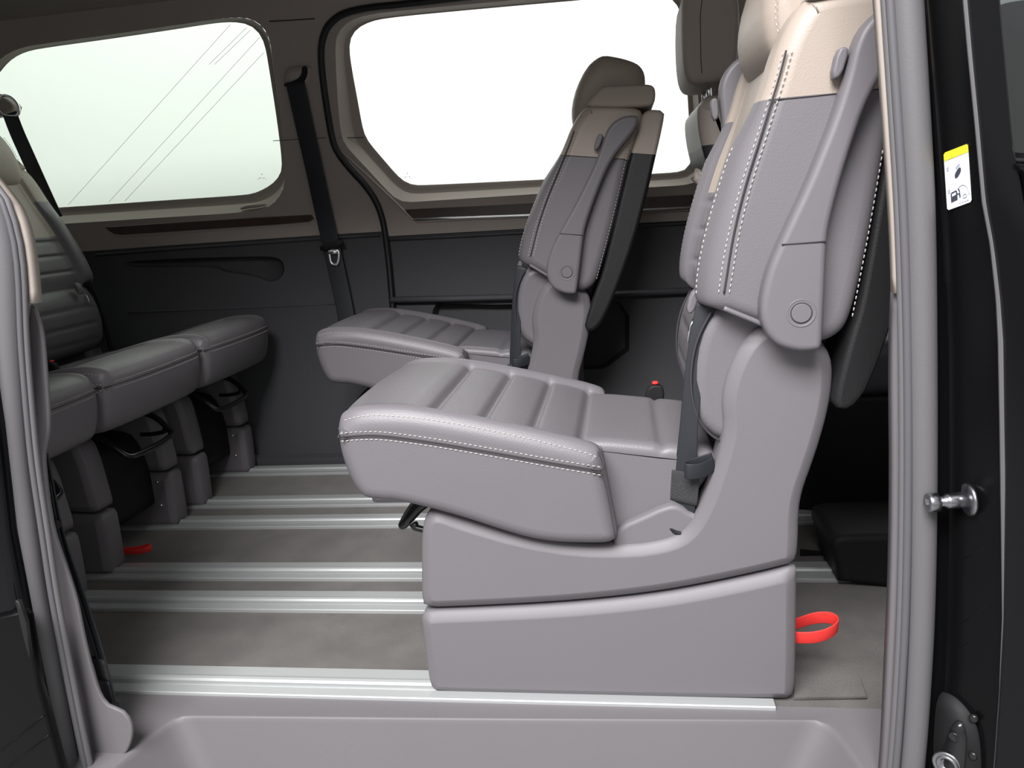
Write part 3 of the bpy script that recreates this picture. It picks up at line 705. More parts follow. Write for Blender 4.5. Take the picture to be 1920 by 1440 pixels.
# striker pin
def striker():
    b = jamb(1822, 936); ax = (P(1738, 943, b.y-.004)-b); Lg = ax.length; ax.normalize()
    root = empty('striker_pin', b)
    mb = MB(); lathe(mb, [(-.03, .004), (.002, .005), (.004, .0125)], (0, 0, 0), ax, 8)
    mb = MB(); lathe(mb, [(.0, .013), (.001, .0205), (.005, .0215), (.007, .019), (.0075, .012)], (0, 0, 0), ax, 32); mb.build('washer', M['steel'], root)
    mb = MB(); lathe(mb, [(.004, .0105), (Lg*.52, .0098), (Lg*.55, .0095), (Lg*.57, .0082), (Lg*.66, .0065), (Lg*.72, .0062)], (0, 0, 0), ax, 24); mb.build('shank', M['steel'], root)
    mb = MB(); lathe(mb, [(Lg*.70, .0062), (Lg*.74, .0105), (Lg*.76, .0122), (Lg*.94, .0125), (Lg*.99, .0115), (Lg, .0095), (Lg-.001, .0055), (Lg-.005, .0050)], (0, 0, 0), ax, 28); h = mb.build('head', M['steel'], root)
    mb = MB(); lathe(mb, [(Lg-.0052, .0050), (Lg-.0048, .0049)], (0, 0, 0), ax, 12); mb.build('socket', M['black'], h)
    tag(root, 'steel striker pin with round washer on the black pillar', 'striker')
striker()

# lower guide bracket with roller socket
def bracket():
    base = jamb(1785, 1400, .004); root = empty('guide_bracket', base)
    def lp(x, y, off): return jamb(x, y, off)-base
    def plate(px, o0, o1, name, material, n=50, parent=root):
        uv = smooth([(x, y) for x, y in px], n, True, 3); mb = MB(); k = len(uv)
        v = [lp(p[0], p[1], o1) for p in uv]+[lp((p[0]-1785)*1.06+1785, (p[1]-1400)*1.04+1400, o0) for p in uv]
        mb.add(v, [list(range(k)), list(range(2*k-1, k-1, -1))]+[(i, (i+1) % k, k+(i+1) % k, k+i) for i in range(k)]); return mb.build(name, material, parent)
    plate([(1756, 1300), (1782, 1300), (1815, 1330), (1835, 1370), (1840, 1440), (1836, 1500), (1750, 1500), (1750, 1400)], -.004, .008, 'cover', M['black'])
    pl = plate([(1790, 1350), (1804, 1352), (1810, 1370), (1811, 1400), (1806, 1460), (1795, 1500), (1755, 1500), (1760, 1440), (1775, 1380)], .006, .016, 'plate', M['blackmetal'])
    mb = MB()
    lathe(mb, [(0, .0), (0.0, .0068), (.004, .0068), (.0045, .0052), (.003, .004), (.003, 0)], lp(1790, 1380, .015), (-.6, -.75, 0), 20); mb.build('rivet', M['blackmetal'], pl)
    mb = MB(); lathe(mb, [(0, .0195), (.006, .0195), (.0075, .017), (.004, .0155), (.007, .0135), (.008, .011), (.001, .009), (.0, .0)], lp(1778, 1431, .014), (-.6, -.75, 0), 28); mb.build('roller_socket', M['steel'], pl)
    for x, y in ((1827, 1345), (1826, 1415)):
        mb = MB(); lathe(mb, [(0, .0), (0, .006), (.004, .006), (.006, .004), (.006, 0)], lp(x, y, .006), (-.6, -.75, 0), 14); mb.build('bolt', M['blackmetal'], root)
    tag(root, 'black guide bracket with rivet and round roller socket low on the pillar', 'bracket')
bracket()

# ================================================================== SEATS
def gauss(x, c, w): return math.exp(-((x-c)/w)**2)
PIV = (0.62, 0.65)
REC0 = math.radians(8.5)
def unrec(p, a=REC0):
    dx, dz = p[0]-PIV[0], p[1]-PIV[1]; return (PIV[0]+dx*math.cos(a)-dz*math.sin(a), PIV[1]+dx*math.sin(a)+dz*math.cos(a))

HW = 0.225
GRV = [.060, .147, .232, .314, .392]
from mathutils.bvhtree import BVHTree
def snapper(o):
    bv = BVHTree.FromPolygons([v.co.copy() for v in o.data.vertices], [list(p.vertices) for p in o.data.polygons])
    def snap(pts, d, lift=.0005):
        d = Vector(d).normalized(); out = []
        for p in pts:
            p = Vector(p); h = bv.ray_cast(p-d*.12, d, .2)
            out.append(h[0]-d*lift if h[0] is not None else p)
        return out
    return snap
def make_seat():
    root = empty('cabin_seat')
    # ---- base: two clad side frames
    up = [(.034, .366), (.022, .33), (.015, .26), (.009, .195), (.013, .178), (.10, .182), (.216, .189), (.30, .196), (.378, .205), (.44, .214), (.497, .225), (.55, .237), (.603, .25), (.64, .26), (.668, .268), (.671, .30), (.671, .363), (.677, .40), (.690, .44), (.702, .482), (.712, .525), (.718, .562), (.7195, .605), (.712, .632), (.695, .655), (.67, .672), (.64, .680), (.61, .676), (.586, .657), (.567, .625), (.553, .585), (.548, .55), (.552, .513), (.545, .475), (.535, .44), (.522, .40), (.508, .365), (.492, .337), (.473, .32), (.45, .311), (.40, .302), (.30, .303), (.2, .322), (.1, .355), (.06, .372)]
    lo = [(.013, .172), (.005, .165), (.004, .14), (.006, .06), (.008, .012), (.018, .002), (.10, .001), (.40, .001), (.655, .003), (.668, .012), (.670, .05), (.670, .20), (.669, .258), (.664, .262), (.64, .254), (.603, .244), (.55, .231), (.497, .219), (.44, .208), (.378, .199), (.30, .190), (.216, .183), (.10, .176)]
    for s in (-1, 1):
        y0, y1 = (-.198, -.118) if s < 0 else (.118, .198)
        fr = MB(); slab(fr, smooth([(x, z) for x, z in up], 150, True, 1), y0, y1, .020, 5, cham=True); fo = fr.build('side_frame', M['plastic'], root)
        lw = MB(); slab(lw, smooth([(x, z) for x, z in lo], 120, True, 1), y0, y1, .020, 5, cham=True); lw.build('lower_panel', M['plastic'], fo)
    for s in (-1, 1):
        mb = MB(); slab(mb, smooth([(.36, .24), (.362, .315), (.375, .335), (.41, .350), (.455, .372), (.478, .372), (.50, .352), (.53, .36), (.545, .40), (.56, .44), (.57, .24)], 60, True, 1), min(s*.10, s*.184), max(s*.10, s*.184), .008, 3); mb.build('belt_tray', M['plastic'], root)
    for s in (-1, 1):
        for z in (.075, .15):
            mb = MB(); lathe(mb, [(0, 0), (0, .0045), (.002, .004), (.003, 0)], (.045, s*.1175, z), (0, -s, 0), 10); mb.build('screw', M['bright'], root)
    # ---- mechanism between the frames
    mb = MB(); slab(mb, smooth([(.06, .03), (.6, .03), (.64, .1), (.62, .25), (.55, .45), (.50, .45), (.42, .30), (.12, .33), (.06, .25)], 60, True, 1), -.12, .12, .01, 2); mb.build('underframe', M['black'], root)
    mb = MB(); bar = smooth([(.10, -.115, .37), (.02, -.115, .365), (-.035, -.112, .308), (-.045, -.09, .300), (-.05, 0, .298), (-.045, .09, .300), (-.035, .112, .308), (.02, .115, .365), (.10, .115, .37)], 60, False, 2); tube(mb, bar, .0085, 10); mb.build('release_bar', M['blackmetal'], root)
    mb = MB(); tube(mb, smooth([(-.005, -.118, .314), (-.02, -.119, .310), (.02, -.12, .300), (.07, -.12, .30)], 20, False, 2), .0065, 8); mb.build('bar_hook', M['blackmetal'], root)
    # red release loop at the back
    mb = MB(); lp = smooth([(.64, -.150, .118), (.68, -.135, .122), (.71, -.128, .130), (.735, -.135, .137), (.748, -.150, .138), (.744, -.166, .134), (.72, -.178, .126), (.69, -.175, .118), (.64, -.160, .114)], 60, False, 2)
    ribbon(mb, lp, .024, .0024, (0, -.15, 1)); mb.build('pull_loop', M['red'], root)
    # ---- cushion
    side = [(-.107, .537), (-.1085, .515), (-.107, .485), (-.099, .449), (-.090, .425), (-.080, .410), (-.066, .402), (-.03, .398), (-.008, .397), (.048, .383), (.103, .366), (.171, .341), (.223, .324), (.273, .3165), (.33, .315), (.355, .316), (.368, .322), (.371, .333), (.367, .36), (.361, .40), (.356, .437), (.353, .458), (.351, .470), (.345, .484), (.31, .497), (.281, .505), (.23, .519), (.18, .531), (.13, .543), (.078, .554), (.03, .562), (-.016, .565), (-.05, .565), (-.075, .562), (-.092, .555), (-.102, .547)]
    ol = resample(chaikin(side, 2), 330)
    ol = [(p[0], p[1]) for p in ol]
    def cdisp(x, y, z, nx, nz):
        a = abs(y); dx = dz = 0.0
        frontness = sstep(.0, -.09, x)
        dx += frontness*(.010*(a/HW)**5 - .008*(1-(a/HW)**2))          # front edge rounded in plan
        if nz > .35 and z > .42:
            t = sstep(.35, .8, nz)
            ins = 1-sstep(.168, .192, a)
            body = sstep(.02, .07, x)
            dz += t*(.006*gauss(a, .203, .016) - .008*ins*body - .006*gauss(a, .178, .006)*body - .004*sstep(.20, .225, a))
            for gx in GRV: dz -= t*ins*.0085*gauss(x, gx, .0065)
            for g0, g1 in zip(GRV, GRV[1:]):
                if g0 < x < g1: dz += t*ins*.0035*math.sin(math.pi*(x-g0)/(g1-g0))
            dz += t*.004*(1-(a/HW)**2)*(1-body)
        if abs(nz) < .5 and x > .33: dx -= .012*sstep(.16, .225, a)*0
        return dx, dz
    mb = MB(); slab(mb, ol, -HW, HW, .026, 6, 70, cdisp)
    # narrower tongue that runs under the backrest
    tg = smooth([(.30, .30), (.40, .305), (.47, .335), (.535, .42), (.545, .45), (.52, .466), (.46, .474), (.40, .482), (.35, .488), (.30, .488)], 90, True, 2)
    slab(mb, [(p[0], p[1]) for p in tg], -.168, .168, .018, 5, 30, lambda x, y, z, nx, nz: (0, (-.006*gauss(x, .452, .006) if nz > .5 else 0)))
    cu = mb.build('cushion', M['leather'], root); csnap = snapper(cu)
    low = [(-.092, .5225), (-.06, .5245), (-.022, .524), (.03, .516), (.081, .507), (.182, .4865), (.282, .465), (.349, .4525)]
    upl = [(-.086, .549), (-.05, .5545), (-.016, .554), (.03, .549), (.078, .542), (.18, .519), (.281, .492), (.343, .472)]
    def ln(pts, y, dz=0): return smooth([(x, y, z+dz) for x, z in pts], 60, False, 2)
    for s in (-1, 1):
        y = s*(HW+.0002); sm = MB()
        tube(sm, ln(low, y), .0016, 6); tube(sm, ln(low, y, -.0038), .0010, 6)
        q = smooth([(.349, s*HW, .4525), (.355, s*HW, .46), (.352, s*(HW-.006), .472), (.345, s*(HW-.014), .480)], 12, False, 2); tube(sm, q, .0014, 6)
        tube(sm, smooth([(.349, y, .452), (.355, y, .43), (.362, y, .38), (.367, y, .335)], 20, False, 2), .0007, 5)
        sm.build('seam', M['seam'], cu)
        th = MB(); dashes(th, ln(low, y*1.002, .0065)); dashes(th, ln(low, y*1.002, -.0075)); dashes(th, csnap(smooth([(x, s*(HW-.010), z) for x, z in upl], 80, False, 2), (0, -s, -1)))
        stuff(th.build('stitching', M['thread'], cu))
    # front seam across the cushion's nose
    sm = MB(); tube(sm, [(-.108-.008*(1-(t/10)**2)+.010*abs(t/10)**5+.001, HW*t/10*.995, .521) for t in range(-10, 11)], .0018, 6); sm.build('nose_seam', M['seam'], cu)
    th = MB()
    for d in (.008, -.008): dashes(th, csnap([(-.1085-.008*(1-(t/10)**2)+.010*abs(t/10)**5+.0005, HW*t/10*.97, .521+d) for t in range(-10, 11)], (1, 0, 0)))
    stuff(th.build('stitching', M['thread'], cu))
    # ---- backrest
    bfr = [(.535, .716), (.530, .73), (.533, .765), (.542, .81), (.556, .86), (.572, .91), (.588, .955), (.603, 1.0), (.616, 1.04), (.630, 1.085), (.650, 1.125), (.675, 1.15)]
    brr = [(.815, 1.15), (.806, 1.09), (.79, 1.02), (.777, .922), (.763, .818), (.750, .745), (.738, .69), (.728, .668), (.71, .654), (.69, .65), (.64, .665), (.59, .688), (.55, .704)]
    bol = resample(chaikin(bfr+brr, 2), 300); bol = [(p[0], p[1]) for p in bol]
    def bdisp(x, y, z, nx, nz):
        a = abs(y); dx = dz = 0.0
        if nx < -.35:
            t = sstep(-.35, -.8, nx)
            ins = 1-sstep(.115, .145, a)
            hi = 1-sstep(.93, 1.03, z)*.75
            dx += t*(-.022*hi*gauss(a, .170, .035) + .010*ins + .006*gauss(a, .135, .005)+.006*sstep(.2, .225, a))
            k = -.40
            if z < .90:
                for gz in (.700, .758, .816, .868): dx += t*ins*.006*gauss(z, gz, .005)
        if nz < -.3: dz -= .045*(1-sstep(.10, .16, a))*sstep(.3, .7, -nz)
        return dx, dz
    mb = MB(); slab(mb, bol, -HW+.003, HW-.003, .024, 6, 56, bdisp); bk = mb.build('backrest', M['backrest'], root); bsnap = snapper(bk)
    seamf = [(.548, .735), (.553, .765), (.560, .81), (.571, .86), (.585, .91), (.600, .955), (.614, 1.0), (.627, 1.04), (.636, 1.075)]
    rear = [(.738, .690), (.746, .74), (.758, .818), (.772, .922), (.783, 1.02), (.794, 1.085)]
    for s in (-1, 1):
        y = s*(HW-.003+.0003); sm = MB(); tube(sm, ln(seamf, y), .0016, 6)
        tube(sm, smooth([(.613, y, 1.010), (.66, y, 1.010), (.70, y, 1.011), (.78, y, 1.012)], 20, False, 1), .0010, 5)
        sm.build('seam', M['seam'], bk)
        th = MB(); dashes(th, smooth([(x+.008, y*1.002, z) for x, z in seamf], 60, False, 2), r=.0010); dashes(th, bsnap(smooth([(x-.007, s*(HW-.008), z) for x, z in seamf], 60, False, 2), (1, -s*.8, 0)), r=.0010)
        dashes(th, smooth([(x-.002, y*1.002, z) for x, z in rear], 60, False, 2), r=.0010)
        dashes(th, bsnap(smooth([(x-.030, s*(HW-.045), z-.004) for x, z in seamf[:6]], 40, False, 2), (1, 0, 0)), r=.0010)
        stuff(th.build('stitching', M['thread'], bk))
    # piped lower edge
    for s in (-1, 1):
        mb = MB(); tube(mb, smooth([(.548, s*(HW-.004), .712), (.56, s*(HW-.003), .706), (.59, s*(HW-.002), .692), (.64, s*(HW-.002), .668)], 20, False, 1), .004, 8); mb.build('piping', M['leather'], bk)
    # dark back shell
    sh = [(p[0], p[1]) for p in smooth([(.715, .56), (.735, .655), (.748, .70), (.762, .80), (.777, .92), (.790, 1.02), (.806, 1.10), (.81, 1.14), (.868, 1.145), (.866, 1.10), (.857, 1.02), (.846, .92), (.828, .80), (.800, .68), (.770, .58), (.745, .54), (.72, .54)], 90, True, 1)]
    mb = MB(); slab(mb, sh, -HW+.012, HW-.012, .010, 3, 2); bs = mb.build('back_shell', M['shell'], root)
    # shoulder cap in beige
    cap = [unrec(p) for p in ((.735, 1.126), (.742, 1.137), (.758, 1.155), (.772, 1.168), (.785, 1.173), (.83, 1.171), (.885, 1.168), (.903, 1.165), (.912, 1.157), (.914, 1.14), (.910, 1.118), (.895, 1.112), (.84, 1.114), (.78, 1.119))]
    mb = MB(); slab(mb, smooth(cap, 90, True, 1), -HW-.002, HW+.002, .008, 4, 2); sc = mb.build('shoulder_cap', M['leather_beige'], root)
    # headrest
    hd = [unrec(p) for p in ((.692, 1.075), (.684, 1.105), (.686, 1.145), (.703, 1.195), (.732, 1.242), (.758, 1.262), (.785, 1.268), (.825, 1.258), (.858, 1.246), (.878, 1.234), (.888, 1.218), (.892, 1.195), (.890, 1.16), (.88, 1.13), (.85, 1.10), (.80, 1.075), (.76, 1.060), (.725, 1.055), (.705, 1.06))]
    mb = MB(); slab(mb, smooth(hd, 110, True, 1), -.158, .158, .034, 8, 16, lambda x, y, z, nx, nz: (.010*(abs(y)/.158)**3*sstep(0, -.7, nx) if nx < 0 else 0, -.012*(abs(y)/.158)**4*sstep(0, .7, nz)), cent=True); hr = mb.build('headrest', M['leather_beige'], root)
    th = MB()
    for s in (-1, 1):
        a = [unrec(p) for p in ((.708, 1.085), (.703, 1.11), (.706, 1.145), (.722, 1.19), (.748, 1.232))]; dashes(th, smooth([(x, s*.1585, z) for x, z in a], 40, False, 2), r=.0009)
    stuff(th.build('stitching', M['thread'], hr))
    # ---- lower back pad between the frames
    pad = [(.545, .71), (.520, .68), (.505, .63), (.500, .575), (.505, .53), (.525, .495), (.56, .475), (.62, .50), (.68, .58), (.70, .66), (.66, .70), (.60, .715)]
    mb = MB(); slab(mb, smooth(pad, 90, True, 1), -.175, .175, .022, 5, 24, lambda x, y, z, nx, nz: (sum(.006*gauss(z, g, .005) for g in (.525, .583, .641))*(1-sstep(.115, .145, abs(y))) if nx < -.3 else 0, 0)); mb.build('lower_back', M['leather'], root)
    for s in (-1, 1):
        mb = MB(); tube(mb, smooth([(x-.0005, s*.172, z) for x, z in ((.535, .70), (.513, .66), (.503, .62), (.500, .575), (.507, .53), (.526, .497), (.55, .48))], 40, False, 2), .0022, 6); mb.build('lower_back_piping', M['seam'], root)
    # ---- armrests folded up along both sides
    arm = [(.609, .669), (.599, .690), (.597, .715), (.601, .743), (.609, .773), (.620, .80), (.638, .84), (.659, .885), (.677, .93), (.693, .972), (.705, 1.010), (.713, 1.040), (.718, 1.066), (.730, 1.094), (.755, 1.115), (.785, 1.122), (.800, 1.118), (.803, 1.10), (.790, 1.075), (.772, 1.05), (.752, 1.02), (.735, .985), (.722, .945), (.709, .90), (.698, .855), (.692, .825), (.690, .80), (.6885, .72), (.687, .655), (.684, .646), (.66, .644), (.64, .648), (.622, .656)]
    aol = resample(chaikin(arm, 1), 150); aol = [(p[0], p[1]) for p in aol]
    for s in (-1, 1):
        y0, y1 = (-.256, -.214) if s < 0 else (.214, .256)
        mb = MB(); slab(mb, aol, y0, y1, .010, 5); ao = mb.build('armrest', M['arm'], root)
        yo = s*.2562
        mb = MB(); tube(mb, [(.626, yo, .806), (.650, yo, .806), (.688, yo, .8065)], .0011, 6); mb.build('armrest_joint', M['seam'], ao)
        mb = MB(); slab(mb, [(p[0], p[1]) for p in smooth([(.692, 1.028), (.706, 1.030), (.716, 1.064), (.711, 1.070), (.700, 1.068)], 30, True, 1)], min(s*.225, s*.246), max(s*.225, s*.246), .004, 3); mb.build('armrest_tab', M['arm'], ao)
        mb = MB(); lathe(mb, [(0, .0215), (.0004, .0213), (.0006, .0205), (.0002, .0185), (-.0012, .0168), (-.0015, .0160), (-.0015, .0)], (.655, yo, .704), (0, s, 0), 32); bz = mb.build('armrest_button', M['arm'], ao)
        mb = MB(); lathe(mb, [(-.001, .0158), (.0005, .0158), (.0005, .0146), (-.001, .0146)], (.655, yo, .704), (0, s, 0), 32); mb.build('button_gap', M['seam'], bz)
        mb = MB(); lathe(mb, [(-.001, .0142), (.0012, .0142), (.0018, .0138), (.0020, .0130), (.0020, .0125), (.0020, .0)], (.655, yo, .704), (0, s, 0), 32, True); mb.build('button_face', M['arm'], bz)
    # ---- lap belt with buckle loop
    bx = [(.478, -.165, .330), (.482, -.170, .36), (.487, -.172, .40), (.491, -.172, .45), (.497, -.170, .52), (.506, -.168, .60), (.517, -.166, .67), (.528, -.164, .715)]
    pth = smooth(bx, 40, False, 2); nb = len(pth)
    mb = MB(); ribbon(mb, pth, [lerp(.046, .030, sstep(0, .5, i/nb)) for i in range(nb)], .0025, [(.9, -.35+.25*i/nb, .1) for i in range(nb)]); be = mb.build('seat_belt', M['belt'], root)
    mb = MB(); pp = [p+Vector((-.0005, -.0022, 0)) for p in smooth(bx[1:4], 14, False, 1)][2:11]; ribbon(mb, pp, .049, .0045, (.9, -.32, .1)); mb.build('woven_patch', M['belt_patch'], be)
    mb = MB(); tube(mb, smooth([(.456, -.178, .334), (.47, -.182, .322), (.49, -.184, .318), (.507, -.18, .334)], 24, False, 2), .005, 8); mb.build('belt_anchor', M['blackmetal'], be)
    mb = MB(); lpz = smooth([(.535, -.185, .446), (.515, -.20, .440), (.492, -.206, .440), (.484, -.198, .441), (.492, -.188, .442), (.515, -.180, .446), (.535, -.178, .452)], 40, False, 2); ribbon(mb, lpz, .026, .002, (0, 0, 1)); mb.build('belt_keeper', M['belt'], be)
    mb = MB(); slab(mb, [(p[0], p[1]) for p in smooth([(.500, .690), (.508, .722), (.522, .730), (.524, .715), (.512, .685)], 24, True, 1)], -.10, -.075, .004, 3); mb.build('belt_guide', M['plastic'], be)
    mb = MB(); tube(mb, [(.500, -.115, .640), (.506, -.115, .668), (.512, -.115, .680)], .003, 6); mb.build('belt_tongue', M['chrome'], be)
    # red buckle button by the tongue of the cushion
    mb = MB(); slab(mb, smooth([(.43, .44), (.47, .44), (.475, .492), (.455, .50), (.435, .49)], 30, True, 1), .172, .190, .005, 3); bu = mb.build('buckle', M['black'], root)
    mb = MB(); lathe(mb, [(0, .0), (0, .007), (.004, .007), (.006, .004), (.006, 0)], (.455, .178, .499), (0, 0, 1), 12); mb.build('buckle_button', M['red'], bu)
    return root
TILT = ('backrest', 'back_shell', 'shoulder_cap', 'headrest', 'armrest')
def recline(root, deg):
    a = math.radians(deg); R = Matrix.Rotation(a, 3, 'Y'); p = Vector((PIV[0], 0, PIV[1]))
    for ch in root.children:
        if ch.name.split('.')[0] in TILT: ch.rotation_euler = (0, a, 0); ch.location = p-R@p
seat = make_seat(); seat.location = (-.397, 1.44, 0)
def drop_arm(root, sgn, deg):
    a = math.radians(deg); R = Matrix.Rotation(a, 3, 'Y'); p = Vector((.655, 0, .704))
    for ch in root.children:
        if ch.name.split('.')[0] == 'armrest' and ch.data.vertices[0].co.y*sgn > 0: ch.rotation_euler = (0, a, 0); ch.location = p-R@p
GRP = 'matching leather cabin seats'
tag(seat, 'grey leather seat facing the rear, right beside the open doorway sill', 'seat', GRP)
s2 = copy_tree(seat); s2.location = (-.815, 2.38, 0); recline(s2, 8.5); tag(s2, 'grey leather seat facing the rear, beside the far sliding door', 'seat', GRP)
for i, (yc, lab) in enumerate(((1.44, 'grey leather bench-row seat facing forward, behind the doorway cladding'), (1.91, 'grey leather bench-row seat facing forward, middle one of the row of three'), (2.38, 'grey leather bench-row seat facing forward, beside the rear side window'))):
    b = copy_tree(seat); b.location = (-1.365, yc, 0); b.rotation_euler = (0, 0, math.pi)
    for ch in list(b.children):
        if ch.name.split('.')[0] == 'armrest':
            for g in list(ch.children_recursive): bpy.data.objects.remove(g)
            bpy.data.objects.remove(ch)
    recline(b, 7.5); tag(b, lab, 'seat', GRP)

    if i == 1:
        mb = MB(); ribbon(mb, smooth([(.045, .100, .030), (.0, .092, .030), (-.035, .088, .036), (-.052, .096, .041), (-.054, .106, .041), (-.04, .113, .036), (.0, .110, .030), (.045, .104, .030)], 40, False, 2), .018, .0022, (0, .25, 1)); mb.build('pull_loop', M['red'], b)

# ------------------------------------------------------------------ front seats (only their backs show)
def front_seat(loc, label, beige):
    root = empty('front_seat', loc)
    bm_ = M['front_back'] if beige else M['dark']
    back = smooth([(.0, 1.09), (.02, 1.125), (.06, 1.13), (.12, 1.11), (.16, 1.02), (.24, .75), (.32, .48), (.33, .42), (.28, .40), (.20, .42), (.14, .60), (.07, .82), (.015, .98)], 120, True, 2)
    mb = MB(); slab(mb, [(p[0], p[1]) for p in back], -.235, .235, .045, 7, 20, lambda x, y, z, nx, nz: (.012*(1-(abs(y)/.235)**2)*sstep(0, .6, -nx), -.02*(abs(y)/.235)**4*sstep(0, .7, nz))); bk = mb.build('backrest', bm_, root)
    head = smooth([(-.008, 1.17), (-.018, 1.20), (-.022, 1.28), (-.018, 1.37), (-.006, 1.395), (.02, 1.402), (.09, 1.395), (.118, 1.375), (.125, 1.30), (.118, 1.20), (.105, 1.17), (.08, 1.16), (.03, 1.158), (.005, 1.16)], 90, True, 1)
    mb = MB(); slab(mb, [(p[0], p[1]) for p in head], -.135, .135, .022, 6, 8, cent=True); hd = mb.build('headrest', M['beige'] if beige else M['dark'], root)
    mb = MB(); tube(mb, [(x+.045, y, z) for y, pts in ((-.1352, ((-.018, 1.182), (-.02, 1.22), (-.02, 1.32), (-.012, 1.378))),) for x, z in pts], .0010, 6); mb.build('headrest_seam', M['seam'], hd)
    for y in (-.06, .06):
        mb = MB(); tube(mb, [(.055, y, 1.10), (.05, y, 1.19)], .007, 10); mb.build('headrest_post', M['chrome'], root)
    cush = smooth([(.20, .42), (.25, .46), (.5, .49), (.72, .50), (.76, .46), (.74, .38), (.6, .34), (.24, .33)], 80, True, 2)
    mb = MB(); slab(mb, [(p[0], p[1]) for p in cush], -.25, .25, .04, 6, 6); mb.build('cushion', M['dark'], root)
    mb = MB(); slab(mb, smooth([(.22, .002), (.70, .002), (.72, .10), (.66, .34), (.24, .34), (.20, .10)], 50, True, 1), -.22, .22, .02, 3); mb.build('seat_base', M['black'], root)
    if beige:
        mb = MB(); tube(mb, [(.015, -.20, .93), (.005, -.205, .935), (.0, -.21, .925), (.02, -.2, .90)], .012, 8); mb.build('backrest_clip', M['beige'], root)
    tag(root, label, 'seat', 'front seats of the van')
front_seat((.19, 2.30, 0), 'beige topped driver seat with chrome headrest posts, beside the far window', True)
drop_arm(seat, 1, -19)
front_seat((.52, 1.46, 0), 'dark front passenger seat behind the doorway pillar', False)
# low plastic plinth on the floor ahead of the near seat
mb = MB(); pz = [PZ(x, y) for x, y in ((1617, 1102), (1620, 1110), (1720, 1112), (1760, 1000), (1655, 1000))]
pl = [(PZ(1617, 1100).x, .0), (.44, .0)]
slab(mb, smooth([(.455, .001), (.445, .06), (.43, .105), (.437, .125), (.47, .132), (.9, .135), (.9, .001)], 50, True, 1), 1.66, 1.86, .016, 4)
ph = mb.build('floor_console', M['black']); tag(ph, 'low black plastic console on the floor ahead of the near seat', 'console')

# ------------------------------------------------------------------ seat belts on the pillars
def belt_far():
    base = PW(560, 150, -.01); root = empty('pillar_seat_belt', base)
    def lp(x, y, o): return PW(x, y, o)-base
    # guide shield in the trim
    hood = smooth([(537, 128), (560, 124), (584, 123), (588, 132), (584, 150), (575, 168), (560, 176), (540, 172), (533, 150)], 50, True, 2)
    mb = MB(); a = [lp(p[0], p[1], -.0) for p in hood]; c = sum(a, Vector())/len(a)
    b = [p.lerp(c, .12)+Vector((0, -.012, 0)) for p in a]; d = [p.lerp(c, .5)+Vector((0, -.016, 0)) for p in a]
    loft(mb, [a, b, d], True); mb.add(d, [list(range(len(d)))]); mb.build('guide_shield', M['beige'], root)
    mb = MB(); sl = smooth([(566, 124), (577, 124), (577, 140), (570, 155), (552, 162), (532, 163), (532, 156), (548, 153), (561, 146), (566, 136)], 50, True, 2)
    a = [lp(p[0], p[1], -.019) for p in sl]; b = [lp(p[0], p[1], -.012) for p in sl]; loft(mb, [b, a], True); mb.add(a, [list(range(len(a)))]); mb.build('guide_slot', M['black'], root)
    px = [(553, 153), (560, 185), (572, 240), (588, 310), (604, 385), (619, 452), (634, 520), (648, 585), (655, 640)]
    pth = smooth([tuple(lp(x, y, -.024)) for x, y in px], 50, False, 2); mb = MB(); ribbon(mb, pth, [lerp(.068, .062, i/49) for i in range(50)], .0028, (1, 0, -.1)); mb.build('webbing', M['belt'], root)
    mb = MB(); p = lp(622, 462, -.030); ribbon(mb, [p+Vector((-.042, 0, -.004)), p+Vector((-.02, -.002, -.002)), p+Vector((.02, -.002, .006)), p+Vector((.044, 0, .012))], [.018, .026, .026, .018], .012, (0, 0, 1)); tg = mb.build('tongue_grip', M['black'], root)
    mb = MB(); q = [(617, 470), (634, 469), (636, 478), (634, 494), (628, 497), (621, 494), (618, 480)]; ring = smooth([tuple(lp(x, y, -.033)) for x, y in q], 30, True, 1)
    tube(mb, ring, .0055, 8, True); tube(mb, [lp(617, 473, -.033), lp(635, 472, -.033)], .009, 8); mb.build('tongue_plate', M['bright'], tg)
    tag(root, 'dark seat belt with silver tongue hanging on the pillar between the far windows', 'seat belt', 'seat belts on the pillars')
belt_far()
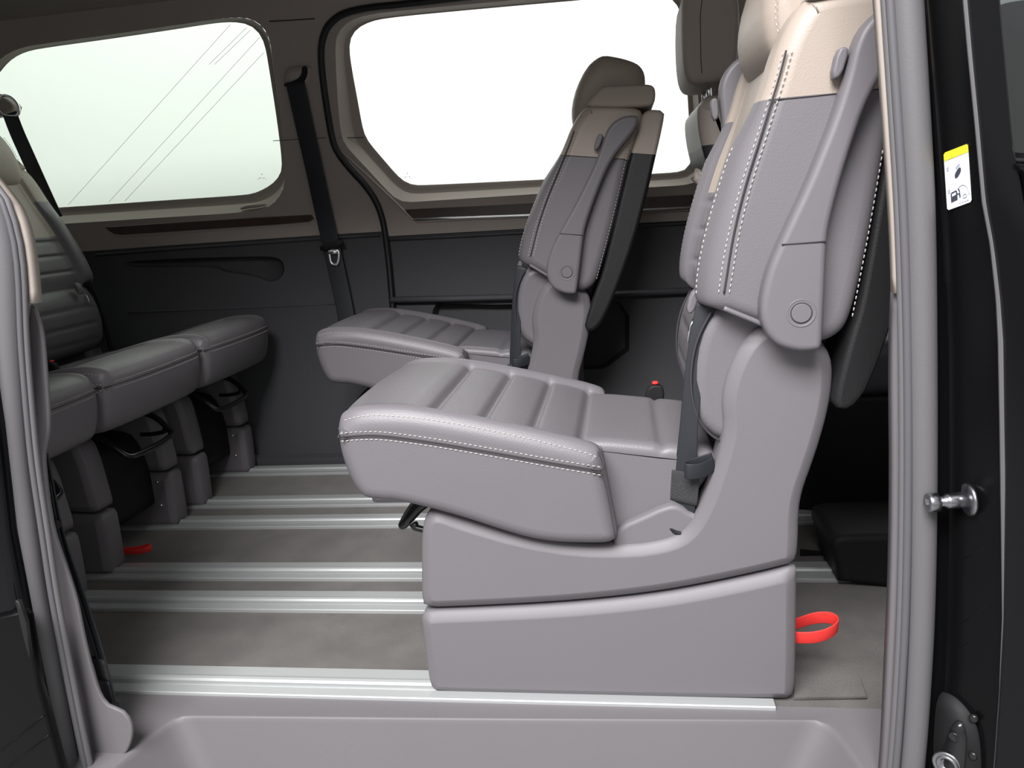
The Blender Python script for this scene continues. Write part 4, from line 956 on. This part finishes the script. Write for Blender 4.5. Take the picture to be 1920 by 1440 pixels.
def belt_rear():
    base = PW(15, 205, -.06); root = empty('rear_seat_belt', base)
    def lp(x, y, Y): return P(x, y, Y)-base
    mb = MB(); slab(mb, [(p.x, p.z) for p in (lp(x, y, 2.675) for x, y in ((-70, 175), (-20, 172), (5, 177), (25, 190), (33, 200), (30, 210), (10, 217), (-30, 225), (-70, 222)))], 2.675-base.y-.02, 2.675-base.y+.03, .012, 3); mb.build('guide_cover', M['beige'], root)
    mb = MB(); ring = smooth([tuple(lp(x, y, 2.655)) for x, y in ((2, 178), (18, 180), (30, 190), (36, 203), (36, 214), (28, 218), (8, 216), (-4, 200))], 40, True, 2); tube(mb, ring, .005, 8, True); mb.build('guide_ring', M['chrome'], root)
    pth = smooth([tuple(lp(x, y, Y)) for x, y, Y in ((18, 212, 2.655), (30, 245, 2.655), (48, 285, 2.655), (66, 325, 2.655), (84, 365, 2.655), (105, 410, 2.655))], 30, False, 2); mb = MB(); ribbon(mb, pth, .058, .0028, (1, 0, -.25)); mb.build('webbing', M['belt'], root)
    tag(root, 'black seat belt through a steel ring beside the rear window end', 'seat belt', 'seat belts on the pillars')
belt_rear()
def belt_near():
    base = P(214, 1335, 1.075); root = empty('doorway_seat_belt', base)
    def lp(x, y, Y): return P(x, y, Y)-base
    C = [(87, 850), (96, 900), (107, 970), (121, 1030), (141, 1090), (160, 1150), (177, 1205), (194, 1262), (204, 1300), (212, 1333)]
    pth = smooth([tuple(lp(x, y, 1.11)) for x, y in C], 60, False, 2); W_ = [.008, .012, .018, .026, .034, .040, .044, .044, .038, .022]
    mb = MB(); ribbon(mb, pth, [interp([(k/9, w) for k, w in enumerate(W_)], i/59) for i in range(60)], .003, (1, -.45, .25)); mb.build('webbing', M['belt'], root)
    mb = MB(); tube(mb, [p+Vector((0, -.003, 0)) for p in pth[6:48]], .0022, 6); mb.build('webbing_fold', M['belt'], root)
    mb = MB(); ribbon(mb, [p+Vector((0, -.003, 0)) for p in pth[46:52]], .037, .004, (1, -.45, .25)); mb.build('stitched_end', M['belt_patch'], root)
    mb = MB(); ribbon(mb, [p+Vector((0, -.004, 0)) for p in pth[51:59]], [.034, .033, .032, .031, .029, .027, .024, .021], .004, (1, -.45, .25)); mb.build('anchor_sleeve', M['belt'], root)
    mb = MB(); tube(mb, [lp(212, 1325, 1.09), lp(215, 1338, 1.075)], lambda t: .011-.004*t, 10); mb.build('anchor', M['black'], root)
    mb = MB(); lathe(mb, [(0, 0), (0, .010), (.006, .010), (.009, .006), (.009, 0)], lp(104, 983, 1.10), (0, -1, 0), 14); mb.build('guide_knob', M['black'], root)
    tag(root, 'black seat belt running down behind the grey cladding to the sill corner', 'seat belt', 'seat belts on the pillars')
belt_near()
